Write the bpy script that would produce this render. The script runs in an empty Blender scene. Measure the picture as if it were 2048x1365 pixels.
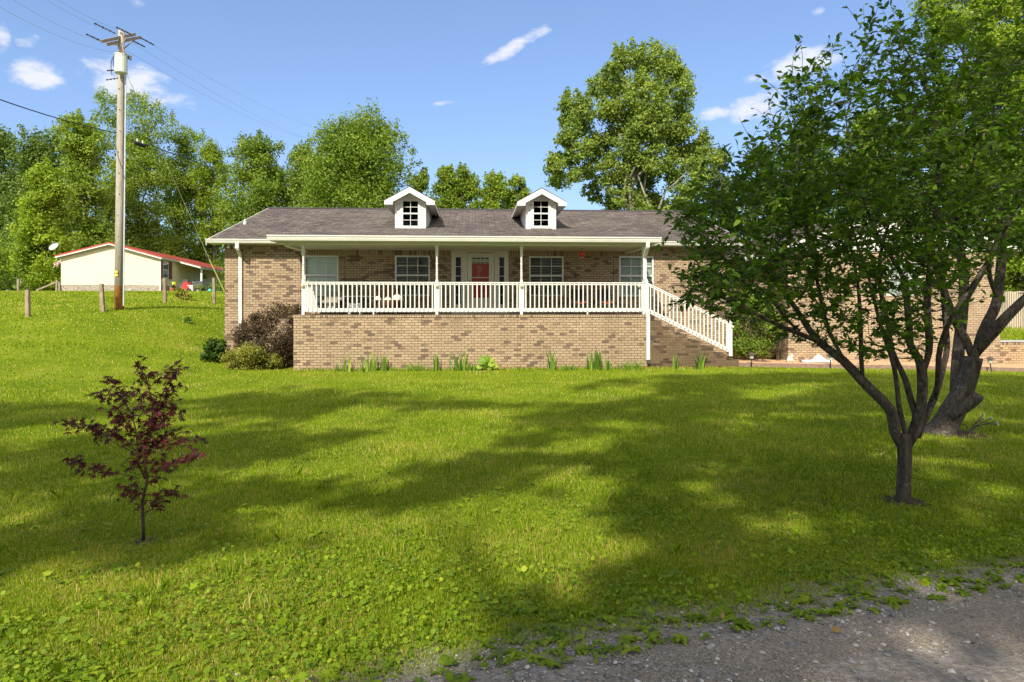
import bpy, math, random
import numpy as np
from mathutils import Vector
R = math.radians
random.seed(7); rng = np.random.default_rng(7)
scn = bpy.context.scene

# ------------------------------------------------------------------ camera
F = 1280.0; CX = 1024.0; HZ = 608.0; YAW = R(3.3); EYE = 2.05
cam_d = bpy.data.cameras.new("camera"); cam = bpy.data.objects.new("camera", cam_d)
scn.collection.objects.link(cam); scn.camera = cam
cam.location = (0, 0, EYE); cam.rotation_euler = (R(90), 0, -YAW)
cam_d.sensor_width = 36; cam_d.lens = 36 * F / 2048; cam_d.shift_y = -(682.5 - HZ) / 2048
cam_d.clip_start = 0.1; cam_d.clip_end = 3000
# ------------------------------------------------------------------ sun + sky
SUN = Vector((-0.34, -1.0, 0.86)).normalized()          # direction towards the sun
sun_el = math.asin(SUN.z); sun_az = math.atan2(SUN.x, SUN.y)
sl = bpy.data.lights.new("sun", 'SUN'); sl.energy = 4.0; sl.angle = R(0.53); sl.color = (1.0, 0.93, 0.82)
so = bpy.data.objects.new("sun", sl); scn.collection.objects.link(so)
so.rotation_euler = SUN.to_track_quat('Z', 'Y').to_euler(); so.location = (0, -20, 40)
wd = bpy.data.worlds.new("World"); scn.world = wd; wd.use_nodes = True
nt = wd.node_tree; nt.nodes.clear()
def N(nt, t, **kw):
    n = nt.nodes.new(t)
    for k, v in kw.items(): setattr(n, k, v)
    return n
out = N(nt, 'ShaderNodeOutputWorld'); bg = N(nt, 'ShaderNodeBackground')
sky = N(nt, 'ShaderNodeTexSky', sky_type='NISHITA', sun_disc=False, sun_elevation=sun_el, sun_rotation=sun_az,
        air_density=1.0, dust_density=0.45, ozone_density=3.0, altitude=200)
bg.inputs['Strength'].default_value = 0.110
def mth(nt, op, a, b=None, c=None, clamp=False):
    n = N(nt, 'ShaderNodeMath', operation=op, use_clamp=clamp)
    for i, v in enumerate((a, b, c)):
        if v is None: continue
        if isinstance(v, (int, float)): n.inputs[i].default_value = v
        else: nt.links.new(v, n.inputs[i])
    return n.outputs[0]
def mixc(nt, fac, a, b, bt='MIX'):
    n = N(nt, 'ShaderNodeMix', data_type='RGBA', blend_type=bt)
    for i, v in ((0, fac), (6, a), (7, b)):
        if isinstance(v, (int, float)): n.inputs[i].default_value = v
        elif isinstance(v, tuple): n.inputs[i].default_value = (*v[:3], 1)
        else: nt.links.new(v, n.inputs[i])
    return n.outputs[2]
# small fair-weather clouds, each at its own bearing and elevation in the sky
tc = N(nt, 'ShaderNodeTexCoord'); sep = N(nt, 'ShaderNodeSeparateXYZ'); nt.links.new(tc.outputs['Generated'], sep.inputs[0])
az = mth(nt, 'ARCTAN2', sep.outputs[0], sep.outputs[1]); el = mth(nt, 'ARCSINE', sep.outputs[2])
cn = N(nt, 'ShaderNodeTexNoise'); cn.inputs['Scale'].default_value = 22; cn.inputs['Detail'].default_value = 7; cn.inputs['Roughness'].default_value = 0.62
mp = N(nt, 'ShaderNodeMapping'); mp.inputs['Scale'].default_value = (1, 1, 2.0)
nt.links.new(tc.outputs['Generated'], mp.inputs[0]); nt.links.new(mp.outputs[0], cn.inputs['Vector'])
def px_dir(u, v):
    X = (u - CX) / F; Z = (HZ - v) / F
    x = X * math.cos(YAW) + math.sin(YAW); y = math.cos(YAW) - X * math.sin(YAW)
    return math.atan2(x, y), math.atan2(Z, math.hypot(x, y))
clouds = [(75, 148, 55, 22, 0), (270, 172, 105, 34, 0.1), (1030, 92, 64, 14, -0.45), (1600, 130, 80, 26, -.1), (1515, 156, 28, 14, 0),
          (1525, 216, 66, 30, 0), (1428, 228, 32, 12, -.1), (5, 70, 16, 26, 0), (275, 5, 16, 10, 0), (60, 78, 26, 12, -.3), (890, 206, 26, 5, -.1), (1640, 22, 16, 6, 0), (70, 75, 12, 8, 0)]
mask = None
for (u, v, ru, rv, tilt) in clouds:
    a0, e0 = px_dir(u, v); sc = F / math.cos(a0) ** -2 if False else F
    kx = math.cos(a0 - YAW) ** 2
    da = mth(nt, 'SUBTRACT', az, a0); de = mth(nt, 'SUBTRACT', el, e0)
    de = mth(nt, 'ADD', de, mth(nt, 'MULTIPLY', da, tilt))
    qa = mth(nt, 'MULTIPLY', da, F / (ru * kx)); qe = mth(nt, 'MULTIPLY', de, F / rv)
    r2 = mth(nt, 'ADD', mth(nt, 'MULTIPLY', qa, qa), mth(nt, 'MULTIPLY', qe, qe))
    g = mth(nt, 'SUBTRACT', 1.0, mth(nt, 'MULTIPLY', r2, 0.55), clamp=True)
    if ru < 30: g = mth(nt, 'MULTIPLY', g, 0.72)
    mask = g if mask is None else mth(nt, 'MAXIMUM', mask, g)
dens = mth(nt, 'ADD', mask, mth(nt, 'MULTIPLY', mth(nt, 'SUBTRACT', cn.outputs[0], 0.5), 2.6))
mr = N(nt, 'ShaderNodeMapRange', interpolation_type='SMOOTHSTEP'); nt.links.new(dens, mr.inputs[0])
mr.inputs[1].default_value = 0.28; mr.inputs[2].default_value = 1.15
fac = mth(nt, 'MULTIPLY', mr.outputs[0], mth(nt, 'GREATER_THAN', mask, 0.001))
fac = mth(nt, 'MULTIPLY', fac, 0.9)
SKYTINT = (1.22, 1.42, 1.80); SKYG = 0.66
gm = N(nt, 'ShaderNodeGamma'); gm.inputs[1].default_value = SKYG; nt.links.new(sky.outputs[0], gm.inputs[0])
skyc = mixc(nt, 1.0, gm.outputs[0], SKYTINT, 'MULTIPLY')
# broken bright cloud added to the unseen sky behind the viewer, as fill light
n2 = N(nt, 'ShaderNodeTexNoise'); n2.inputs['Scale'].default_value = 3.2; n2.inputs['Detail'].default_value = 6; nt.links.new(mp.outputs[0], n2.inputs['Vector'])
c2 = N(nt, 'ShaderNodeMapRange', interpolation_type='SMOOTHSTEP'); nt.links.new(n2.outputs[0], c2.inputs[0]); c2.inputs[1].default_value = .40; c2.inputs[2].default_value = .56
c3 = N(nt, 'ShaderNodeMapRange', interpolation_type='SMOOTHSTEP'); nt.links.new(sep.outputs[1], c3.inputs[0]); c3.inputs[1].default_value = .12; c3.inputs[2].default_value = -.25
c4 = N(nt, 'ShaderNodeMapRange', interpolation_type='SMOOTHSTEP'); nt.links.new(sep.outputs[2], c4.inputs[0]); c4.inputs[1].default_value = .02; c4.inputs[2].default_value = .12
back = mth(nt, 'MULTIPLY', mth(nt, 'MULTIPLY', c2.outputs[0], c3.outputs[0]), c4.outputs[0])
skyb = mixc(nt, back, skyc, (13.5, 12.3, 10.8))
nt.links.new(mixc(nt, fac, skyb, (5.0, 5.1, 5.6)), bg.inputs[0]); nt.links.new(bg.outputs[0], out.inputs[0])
# ------------------------------------------------------------------ colour management
scn.view_settings.view_transform = 'Standard'; scn.view_settings.look = 'None'
scn.view_settings.exposure = 0.78; scn.view_settings.gamma = 1.0
scn.cycles.max_bounces = 6; scn.cycles.transparent_max_bounces = 12; scn.cycles.transmission_bounces = 4
scn.cycles.sample_clamp_indirect = 4.0

# ------------------------------------------------------------------ survey helpers: photo bearing + real distance -> world point
cy, sy = math.cos(YAW), math.sin(YAW)
def D(u, v, d):
    X = (u - CX) / F
    return np.array([d * (X * cy + sy), d * (cy - X * sy), EYE + (HZ - v) / F * d])
def W(u, v, Y):
    X = (u - CX) / F
    return D(u, v, Y / (cy - X * sy))
def sst(t): t = np.clip(t, 0, 1); return t * t * (3 - 2 * t)
def gz(x, y):
    x = np.asarray(x, float); y = np.asarray(y, float)
    b = np.interp(y, [-30, 1.0, 2.4, 3.6, 5, 7, 9.5, 13, 19, 60], [.66, .64, .62, .50, .37, .25, .13, .03, .0, .0])
    h = 2.0 * sst((-x - 6.5) / 9) * sst((y - 10) / 22) + 0.98 * sst((y - 27) / 26) * sst((-x - 2) / 10)
    h = h + 2.5 * sst((y - 34) / 30) * sst((x + 12) / 10) * .7
    r = -0.022 * np.clip(x - 7.5, 0, 14) * sst((y - 8) / 8)
    und = .03 * np.sin(x * .7 + 1.3) * np.sin(y * .55) + .015 * np.sin(x * 1.9) * np.cos(y * 1.7 + 2)
    und = und * np.clip(1 - np.abs(y - 20) * 0, 0, 1) * sst((18.5 - y) / 4 * 1.0 + (np.abs(x) > 12) * 1.0)
    return b + h + r + und
def G(u, v, d0=10.0):
    d = d0
    for _ in range(60):
        p = D(u, v, d); g = float(gz(p[0], p[1]))
        dn = (EYE - g) / max(1e-3, (v - HZ) / F) if v > HZ + 3 else d
        d = d * .6 + dn * .4
    p = D(u, v, d); p[2] = float(gz(p[0], p[1])); return p

# ------------------------------------------------------------------ mesh helpers
COL = scn.collection
def link(o, parent=None):
    COL.objects.link(o)
    if parent is not None: o.parent = parent
    return o
def tag(o, label, cat=None, group=None, kind=None):
    if label: o['label'] = label
    if cat: o['category'] = cat
    if group: o['group'] = group
    if kind: o['kind'] = kind
    return o
def empty(name, loc, label, cat, group=None):
    o = bpy.data.objects.new(name, None); o.location = loc; o.empty_display_size = .2
    return tag(link(o), label, cat, group)
def npmesh(name, V, Fc, mat, parent=None, attr=None, smooth=False, world=True):
    """V (n,3), Fc (m,k) or list of lists; attr: per-vertex float 'v'"""
    me = bpy.data.meshes.new(name)
    if isinstance(Fc, np.ndarray):
        n, m, k = len(V), len(Fc), Fc.shape[1]
        me.vertices.add(n); me.vertices.foreach_set('co', np.ascontiguousarray(V, np.float32).ravel())
        me.loops.add(m * k); me.loops.foreach_set('vertex_index', np.ascontiguousarray(Fc, np.int32).ravel())
        me.polygons.add(m); me.polygons.foreach_set('loop_start', np.arange(0, m * k, k, dtype=np.int32))
        me.update(calc_edges=True)
    else:
        me.from_pydata([tuple(map(float, p)) for p in V], [], Fc); me.update()
    if attr is not None:
        a = me.attributes.new('v', 'FLOAT', 'POINT'); a.data.foreach_set('value', np.ascontiguousarray(attr, np.float32))
    if smooth: me.polygons.foreach_set('use_smooth', np.ones(len(me.polygons), bool))
    me.materials.append(mat)
    o = bpy.data.objects.new(name, me); link(o, parent)
    if world and parent is not None:
        p = parent; off = Vector((0, 0, 0))
        while p is not None: off += p.location; p = p.parent
        o.location = -off
    return o
class MB:
    def __init__(s): s.v = []; s.f = []
    def add(s, V, Fc):
        b = len(s.v); s.v += [tuple(map(float, p)) for p in V]; s.f += [[i + b for i in f] for f in Fc]; return s
    def box(s, x0, x1, y0, y1, z0, z1):
        V = [(x0,y0,z0),(x1,y0,z0),(x1,y1,z0),(x0,y1,z0),(x0,y0,z1),(x1,y0,z1),(x1,y1,z1),(x0,y1,z1)]
        return s.add(V, [[0,3,2,1],[4,5,6,7],[0,1,5,4],[1,2,6,5],[2,3,7,6],[3,0,4,7]])
    def bar(s, a, b, w, h, up=(0,0,1)):
        a = Vector(a); b = Vector(b); d = (b - a).normalized(); up = Vector(up)
        sd = d.cross(up); sd = sd.normalized() if sd.length > 1e-6 else Vector((1,0,0)); u2 = sd.cross(d)
        V = []
        for p in (a, b):
            for (i, j) in ((-1,-1),(1,-1),(1,1),(-1,1)): V.append(p + sd * (w/2*i) + u2 * (h/2*j))
        return s.add(V, [[0,1,2,3][::-1],[4,5,6,7],[0,1,5,4],[1,2,6,5],[2,3,7,6],[3,0,4,7]])
    def tube(s, pts, rad, n=8, cap=True):
        pts = [Vector(p) for p in pts]
        if isinstance(rad, (int, float)): rad = [rad] * len(pts)
        V = []; Fc = []; a = None
        for i, p in enumerate(pts):
            d = (pts[min(i+1, len(pts)-1)] - pts[max(i-1, 0)]); d = d.normalized() if d.length > 1e-9 else Vector((0,0,1))
            if a is None: a = d.cross(Vector((0.13, 0.27, 0.95)) if abs(d.z) < .9 else Vector((1,0.1,0))).normalized()
            else: a = (a - d * a.dot(d)).normalized() if (a - d * a.dot(d)).length > 1e-5 else a
            b = d.cross(a)
            for k in range(n):
                t = 2 * math.pi * k / n; V.append(p + (a * math.cos(t) + b * math.sin(t)) * rad[i])
        for i in range(len(pts) - 1):
            for k in range(n):
                Fc.append([i*n+k, i*n+(k+1)%n, (i+1)*n+(k+1)%n, (i+1)*n+k])
        if cap: Fc.append(list(range(n))[::-1]); Fc.append([(len(pts)-1)*n+k for k in range(n)])
        return s.add(V, Fc)
    def lathe(s, c, prof, n=14):
        """prof list of (r, z) about vertical axis at c"""
        V = []; Fc = []
        for r, z in prof:
            for k in range(n):
                t = 2*math.pi*k/n; V.append((c[0]+r*math.cos(t), c[1]+r*math.sin(t), c[2]+z))
        for i in range(len(prof)-1):
            for k in range(n): Fc.append([i*n+k, i*n+(k+1)%n, (i+1)*n+(k+1)%n, (i+1)*n+k])
        Fc.append(list(range(n))[::-1]); Fc.append([(len(prof)-1)*n+k for k in range(n)])
        return s.add(V, Fc)
    def prism(s, prof, axis, a, b):
        """prof 2D polygon; axis 'x': prof=(y,z); axis 'y': prof=(x,z); axis 'z': prof=(x,y)"""
        n = len(prof); V = []
        for t in (a, b):
            for p, q in prof: V.append({'x': (t,p,q), 'y': (p,t,q), 'z': (p,q,t)}[axis])
        return s.add(V, [list(range(n)), [n+i for i in range(n)][::-1]] + [[i, (i+1)%n, n+(i+1)%n, n+i][::-1] for i in range(n)])
    def build(s, name, mat, parent=None, smooth=False, world=True):
        o = npmesh(name, s.v, s.f, mat, parent, smooth=smooth, world=world)
        import bmesh
        bm = bmesh.new(); bm.from_mesh(o.data); bmesh.ops.recalc_face_normals(bm, faces=bm.faces); bm.to_mesh(o.data); bm.free()
        if smooth:
            o.data.polygons.foreach_set('use_smooth', np.ones(len(o.data.polygons), bool))
        return o

# ------------------------------------------------------------------ materials
def newmat(name):
    m = bpy.data.materials.new(name); m.use_nodes = True; t = m.node_tree; t.nodes.clear()
    o = N(t, 'ShaderNodeOutputMaterial'); p = N(t, 'ShaderNodeBsdfPrincipled'); t.links.new(p.outputs[0], o.inputs[0])
    return m, t, p, o
def noise(t, vec, scale, detail=4, rough=.55):
    n = N(t, 'ShaderNodeTexNoise'); n.inputs['Scale'].default_value = scale; n.inputs['Detail'].default_value = detail
    n.inputs['Roughness'].default_value = rough
    if vec is not None: t.links.new(vec, n.inputs['Vector'])
    return n.outputs[0]
def ramp(t, fac, stops, interp='LINEAR'):
    r = N(t, 'ShaderNodeValToRGB'); r.color_ramp.interpolation = interp
    e = r.color_ramp.elements
    while len(e) < len(stops): e.new(.5)
    for i, (p, c) in enumerate(stops):
        e[i].position = p; e[i].color = (*c, 1) if len(c) == 3 else c
    t.links.new(fac, r.inputs[0]); return r.outputs[0]
def pos(t): return N(t, 'ShaderNodeNewGeometry').outputs['Position']
def bump(t, p, h, strength=.4, dist=.01):
    b = N(t, 'ShaderNodeBump'); b.inputs['Strength'].default_value = strength; b.inputs['Distance'].default_value = dist
    t.links.new(h, b.inputs['Height']); t.links.new(b.outputs[0], p.inputs['Normal'])
def simple(name, col, rough=.6, var=.12, scale=6, metal=0, bmp=0, dirt=None, spec=.35, obj=False):
    m, t, p, o = newmat(name)
    P_ = N(t, 'ShaderNodeTexCoord').outputs['Object'] if obj else pos(t)
    n = noise(t, P_, scale, 5)
    a = tuple(max(0, c * (1 - var)) for c in col); b = tuple(min(1, c * (1 + var)) for c in col)
    c = ramp(t, n, [(.3, a), (.7, b)])
    if dirt:
        n2 = noise(t, P_, scale * .35, 6, .7); f = ramp(t, n2, [(.52, (0,0,0)), (.75, (1,1,1))])
        c = mixc(t, mth(t, 'MULTIPLY', f, dirt[1]), c, dirt[0])
    t.links.new(c, p.inputs['Base Color']); p.inputs['Roughness'].default_value = rough; p.inputs['Metallic'].default_value = metal
    p.inputs['Specular IOR Level'].default_value = spec
    if bmp: bump(t, p, noise(t, P_, scale * 8, 4), bmp, .01)
    return m
def uz(t, us=1, ua=0.0):
    s = N(t, 'ShaderNodeSeparateXYZ'); t.links.new(pos(t), s.inputs[0])
    u = mth(t, 'ADD', s.outputs[0], s.outputs[1]); c = N(t, 'ShaderNodeCombineXYZ')
    t.links.new(mth(t, 'ADD', u, ua), c.inputs[0]); t.links.new(s.outputs[2], c.inputs[1]); return c.outputs[0], s
def brick_mat(name, bw=.205, rh=.0813, off=.5, tone=.80, dark=.21, stain=None, zoff=0.0, warm=0.0, light=None):
    m, t, p, o = newmat(name)
    vec, s = uz(t)
    if zoff:
        ad = N(t, 'ShaderNodeVectorMath', operation='ADD'); t.links.new(vec, ad.inputs[0]); ad.inputs[1].default_value = (0, zoff, 0); vec = ad.outputs[0]
    b = N(t, 'ShaderNodeTexBrick'); t.links.new(vec, b.inputs['Vector']); b.offset = off
    b.inputs['Scale'].default_value = 1; b.inputs['Brick Width'].default_value = bw; b.inputs['Row Height'].default_value = rh
    b.inputs['Mortar Size'].default_value = .0068; b.inputs['Mortar Smooth'].default_value = .15; b.inputs['Bias'].default_value = 0
    b.inputs['Color1'].default_value = (0,0,0,1); b.inputs['Color2'].default_value = (1,1,1,1); b.inputs['Mortar'].default_value = (.5,.5,.5,1)
    P_ = pos(t)
    val = mth(t, 'ADD', b.outputs['Color'], mth(t, 'MULTIPLY', mth(t, 'SUBTRACT', noise(t, P_, 1.3, 2), .5), .55))
    T = lambda r, g, bb: (r * tone, g * tone * (1 - warm*.3), bb * tone * (1 - warm))
    c = ramp(t, val, [(0.0, T(.19,.135,.10)), (dark*.7, T(.25,.18,.128)), (dark, T(.34,.248,.165)), (dark+.07, T(.42,.31,.20)), (.55, T(.45,.338,.218)), (1.0, T(.50,.385,.255))])
    sp = ramp(t, noise(t, P_, 55, 3, .7), [(.35, (.72,.70,.68)), (.55, (1.05,1.03,1.0))])
    c = mixc(t, 1.0, c, sp, 'MULTIPLY')
    big = ramp(t, noise(t, P_, .8, 4), [(.3, (.88,.88,.88)), (.7, (1.08,1.07,1.05))])
    c = mixc(t, 1.0, c, big, 'MULTIPLY')
    mort = (.075, .052, .034) if not light else light
    c = mixc(t, b.outputs['Fac'], c, mort)
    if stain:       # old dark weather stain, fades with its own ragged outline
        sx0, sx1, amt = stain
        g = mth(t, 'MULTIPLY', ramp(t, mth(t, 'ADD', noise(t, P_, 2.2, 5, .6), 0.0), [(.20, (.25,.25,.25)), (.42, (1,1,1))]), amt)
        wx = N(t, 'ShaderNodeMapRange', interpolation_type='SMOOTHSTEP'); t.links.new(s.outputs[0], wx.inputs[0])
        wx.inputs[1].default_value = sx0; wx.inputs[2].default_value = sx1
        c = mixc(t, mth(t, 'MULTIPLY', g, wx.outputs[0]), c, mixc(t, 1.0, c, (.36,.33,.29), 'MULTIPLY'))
    t.links.new(c, p.inputs['Base Color']); p.inputs['Roughness'].default_value = .85; p.inputs['Specular IOR Level'].default_value = .2
    h = mth(t, 'SUBTRACT', mth(t, 'MULTIPLY', noise(t, P_, 60, 3), .3), b.outputs['Fac'])
    bump(t, p, h, .6, .008)
    return m
def foliage(name, stops, trans=.35, rough=.55, spec=.25, big=.25, bigscale=.5):
    """leaf material: per-leaf value 'v' picks the tone, plus slow variation through the plant"""
    m, t, p, o = newmat(name)
    a = N(t, 'ShaderNodeAttribute', attribute_name='v')
    f = mth(t, 'ADD', a.outputs['Fac'], mth(t, 'MULTIPLY', mth(t, 'SUBTRACT', noise(t, pos(t), bigscale, 3), .5), big * 2), clamp=True)
    c = ramp(t, f, stops)
    t.links.new(c, p.inputs['Base Color']); p.inputs['Roughness'].default_value = rough; p.inputs['Specular IOR Level'].default_value = spec
    tr = N(t, 'ShaderNodeBsdfTranslucent'); t.links.new(mixc(t, 1.0, c, (1.25, 1.2, .55), 'MULTIPLY'), tr.inputs[0])
    mx = N(t, 'ShaderNodeMixShader'); mx.inputs[0].default_value = trans
    t.links.new(p.outputs[0], mx.inputs[1]); t.links.new(tr.outputs[0], mx.inputs[2]); t.links.new(mx.outputs[0], o.inputs[0])
    return m
M = {}
M['brick'] = brick_mat('brick_wall')
M['brick_base'] = brick_mat('brick_porch_base', dark=.075, tone=.78)
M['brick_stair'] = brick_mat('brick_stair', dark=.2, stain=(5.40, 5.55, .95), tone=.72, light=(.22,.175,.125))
M['brick_wing'] = brick_mat('brick_wing', dark=.08, tone=.88)
M['brick_retain'] = brick_mat('brick_retaining', dark=.15, tone=.95, warm=.15)
M['rowlock'] = brick_mat('brick_rowlock', bw=.075, rh=.40, off=0, dark=.12, zoff=.3)
M['soldier'] = brick_mat('brick_soldier', bw=.082, rh=.6, off=0, dark=.2, zoff=.1)
M['white'] = simple('white_vinyl', (.62,.61,.55), .5, .06, 3, dirt=((.46,.44,.34), .45))
M['gutter'] = simple('gutter_white', (.64,.63,.56), .4, .05, 2, dirt=((.42,.40,.28), .45))
M['soffit'] = None
M['trim_cream'] = simple('cream_trim', (.60,.57,.47), .5, .05, 3, dirt=((.35,.34,.22), .35))
M['black'] = simple('black_plastic', (.015,.015,.016), .5, .2, 10)
M['dark_metal'] = simple('dark_metal', (.03,.03,.03), .45, .2, 10, metal=.3)
def siding_mat(name, col, h=.11, horizontal=True, depth=.012):
    m, t, p, o = newmat(name); s = N(t, 'ShaderNodeSeparateXYZ'); t.links.new(pos(t), s.inputs[0])
    fr = mth(t, 'FRACT', mth(t, 'DIVIDE', s.outputs[2] if horizontal else mth(t, 'ADD', s.outputs[0], s.outputs[1]), h))
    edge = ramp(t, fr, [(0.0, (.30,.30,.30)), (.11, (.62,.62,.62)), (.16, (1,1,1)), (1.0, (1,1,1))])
    n = ramp(t, noise(t, pos(t), 2, 5), [(.3, tuple(c*.9 for c in col)), (.7, col)])
    t.links.new(mixc(t, 1.0, n, edge, 'MULTIPLY'), p.inputs['Base Color']); p.inputs['Roughness'].default_value = .5
    bump(t, p, mth(t, 'SUBTRACT', 1.0, fr), .8, depth); return m
M['soffit'] = siding_mat('soffit_vinyl', (.66,.62,.52), .10, False, .006)
M['siding_cream'] = siding_mat('cream_siding', (.76,.68,.50), .20)
M['siding_white'] = siding_mat('white_siding', (.72,.70,.64), .20)
def shingles():
    m, t, p, o = newmat('asphalt_shingles'); P_ = pos(t); s = N(t, 'ShaderNodeSeparateXYZ'); t.links.new(P_, s.inputs[0])
    c0 = N(t, 'ShaderNodeCombineXYZ'); wob = mth(t, 'MULTIPLY', mth(t, 'SUBTRACT', noise(t, P_, 1.7, 3), .5), .10)
    t.links.new(s.outputs[0], c0.inputs[0]); t.links.new(mth(t, 'ADD', s.outputs[1], wob), c0.inputs[1])
    b = N(t, 'ShaderNodeTexBrick'); t.links.new(c0.outputs[0], b.inputs['Vector']); b.offset = .37; b.offset_frequency = 3
    b.inputs['Scale'].default_value = 1; b.inputs['Brick Width'].default_value = .26; b.inputs['Row Height'].default_value = .14
    b.inputs['Mortar Size'].default_value = .012; b.inputs['Mortar Smooth'].default_value = .6
    b.inputs['Color1'].default_value = (0,0,0,1); b.inputs['Color2'].default_value = (1,1,1,1)
    c = ramp(t, b.outputs['Color'], [(0, (.115,.098,.088)), (.25, (.16,.14,.125)), (.6, (.20,.176,.155)), (.85, (.24,.212,.182)), (1, (.175,.165,.165))])
    st = ramp(t, noise(t, P_, .55, 5, .6), [(.35, (.70,.68,.68)), (.62, (1.05,1.03,1.0))])
    c = mixc(t, 1.0, c, st, 'MULTIPLY')
    sp = ramp(t, noise(t, P_, 25, 4, .7), [(.3, (.75,.75,.78)), (.6, (1.1,1.08,1.04))])
    mps = N(t, 'ShaderNodeMapping'); mps.inputs['Scale'].default_value = (1.1, 6.5, 6.5); t.links.new(P_, mps.inputs[0])
    st2 = ramp(t, noise(t, mps.outputs[0], 1.6, 6, .75), [(.34, (.62,.60,.60)), (.5, (.98,.97,.96)), (.64, (1.32,1.28,1.22))])
    c = mixc(t, 1.0, c, st2, 'MULTIPLY')
    c = mixc(t, 1.0, c, sp, 'MULTIPLY'); c = mixc(t, b.outputs['Fac'], c, (.06,.05,.045)); c = mixc(t, 1.0, c, (.74,.735,.73), 'MULTIPLY')
    t.links.new(c, p.inputs['Base Color']); p.inputs['Roughness'].default_value = .9; p.inputs['Specular IOR Level'].default_value = .15
    bump(t, p, mth(t, 'SUBTRACT', mth(t, 'ADD', mth(t, 'MULTIPLY', b.outputs['Color'], .6), mth(t, 'MULTIPLY', noise(t, P_, 12, 3), .5)), b.outputs['Fac']), .8, .012)
    return m
M['shingle'] = shingles()
def glass(name, tint=(.85,.9,.88), refl=.0, k=.18):
    m, t, p, o = newmat(name); t.nodes.remove(p)
    tr = N(t, 'ShaderNodeBsdfTransparent'); tr.inputs[0].default_value = (*tint, 1)
    gl = N(t, 'ShaderNodeBsdfGlossy'); gl.inputs['Roughness'].default_value = .03; gl.inputs[0].default_value = (.9,.95,1,1)
    lw = N(t, 'ShaderNodeLayerWeight'); lw.inputs[0].default_value = .35
    mx = N(t, 'ShaderNodeMixShader'); t.links.new(mth(t, 'ADD', mth(t, 'MULTIPLY', lw.outputs['Fresnel'], k), refl, clamp=True), mx.inputs[0])
    t.links.new(tr.outputs[0], mx.inputs[1]); t.links.new(gl.outputs[0], mx.inputs[2]); t.links.new(mx.outputs[0], o.inputs[0]); return m
M['glass'] = glass('window_glass'); M['glass_dark'] = glass('dark_glass', (.30,.36,.30), .0)
M['blind'] = simple('blind_slats', (.62,.66,.60), .6, .04, 8)
M['bark'] = None
def bark(name, a, b, sc=9, lich=None):
    m, t, p, o = newmat(name); P_ = pos(t)
    mp = N(t, 'ShaderNodeMapping'); mp.inputs['Scale'].default_value = (1, 1, .28); t.links.new(P_, mp.inputs[0])
    n = noise(t, mp.outputs[0], sc, 8, .7); c = ramp(t, n, [(.3, a), (.62, b)])
    if lich: c = mixc(t, ramp(t, noise(t, P_, sc * .5, 6, .7), [(.56, (0,0,0)), (.66, (.7,.7,.7))]), c, lich)
    t.links.new(c, p.inputs['Base Color']); p.inputs['Roughness'].default_value = .95; p.inputs['Specular IOR Level'].default_value = .1
    bump(t, p, n, .7, min(.02, .09/sc)); return m
M['bark'] = bark('grey_bark', (.018,.014,.011), (.105,.086,.066), 30, (.17,.165,.125))
M['bark_pale'] = bark('pale_bark', (.16,.14,.11), (.42,.38,.31), 5)
M['bark_far'] = bark('woodland_bark', (.04,.035,.027), (.13,.11,.085), 5)
M['bark_maple'] = bark('maple_bark', (.03,.022,.02), (.13,.09,.07), 40)
M['wood_post'] = bark('weathered_post', (.12,.09,.06), (.34,.27,.19), 10)
M['fence_wood'] = siding_mat('fence_boards', (.50,.42,.31), .14, False, .01)
def g3(*c): return [(0.0, c[0]), (.35, c[1]), (.7, c[2]), (1.0, c[3])]
M['leaf_mid']  = foliage('leaves_mid_green',  g3((0.068,0.116,0.015), (0.150,0.232,0.024), (0.246,0.342,0.034), (0.396,0.464,0.055)), .4)
M['leaf_dark'] = foliage('leaves_dark_green', g3((0.044,0.081,0.016), (0.095,0.155,0.025), (0.164,0.241,0.034), (0.266,0.345,0.052)), .35)
M['leaf_lime'] = foliage('leaves_lime_green', g3((0.127,0.187,0.015), (0.231,0.330,0.024), (0.347,0.462,0.035), (0.485,0.550,0.055)), .45)
M['leaf_syc']  = foliage('leaves_sycamore',   g3((0.083,0.131,0.025), (0.172,0.250,0.040), (0.275,0.362,0.056), (0.426,0.475,0.075)), .4)
M['leaf_pale'] = foliage('leaves_pale_green', g3((.06,.095,.028), (.10,.155,.04), (.16,.22,.055), (.22,.28,.07)), .35)
M['leaf_near'] = foliage('leaves_orchard',    g3((.035,.08,.008), (.07,.145,.010), (.12,.23,.014), (.26,.38,.025)), .5, .55, .2, .15, 1.2)
M['leaf_purple'] = foliage('leaves_purple_bush', g3((.025,.018,.012), (.065,.042,.022), (.11,.075,.032), (.20,.14,.05)), .25, bigscale=3)
M['leaf_gold'] = foliage('leaves_golden_bush', g3((.10,.13,.02), (.22,.24,.035), (.36,.34,.06), (.48,.38,.10)), .35, bigscale=3)
M['leaf_hosta'] = foliage('leaves_deep_bush', g3((.02,.045,.006), (.045,.095,.010), (.085,.155,.015), (.15,.22,.025)), .3, .5, .25)
M['leaf_red'] = foliage('leaves_red_maple', g3((.035,.006,.008), (.07,.011,.013), (.12,.020,.020), (.18,.06,.055)), .26, .5, .3, .1, 4)
M['leaf_iris'] = foliage('leaves_iris', g3((.04,.10,.012), (.10,.20,.02), (.20,.32,.03), (.34,.44,.05)), .35, .5, .2)
M['grass_blade'] = foliage('grass_blades', [(0.0,(.075,.145,.006)), (.28,(.162,.265,.010)), (.58,(.28,.37,.018)), (.76,(.43,.42,.05)), (1.0,(.58,.45,.19))], .38, .65, .08, .36, .8)
M['weed_leaf'] = foliage('groundcover_leaves', g3((.075,.14,.004), (.15,.24,.005), (.24,.34,.008), (.36,.43,.02)), .42, .6, .3, .22, 1.2)
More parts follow.
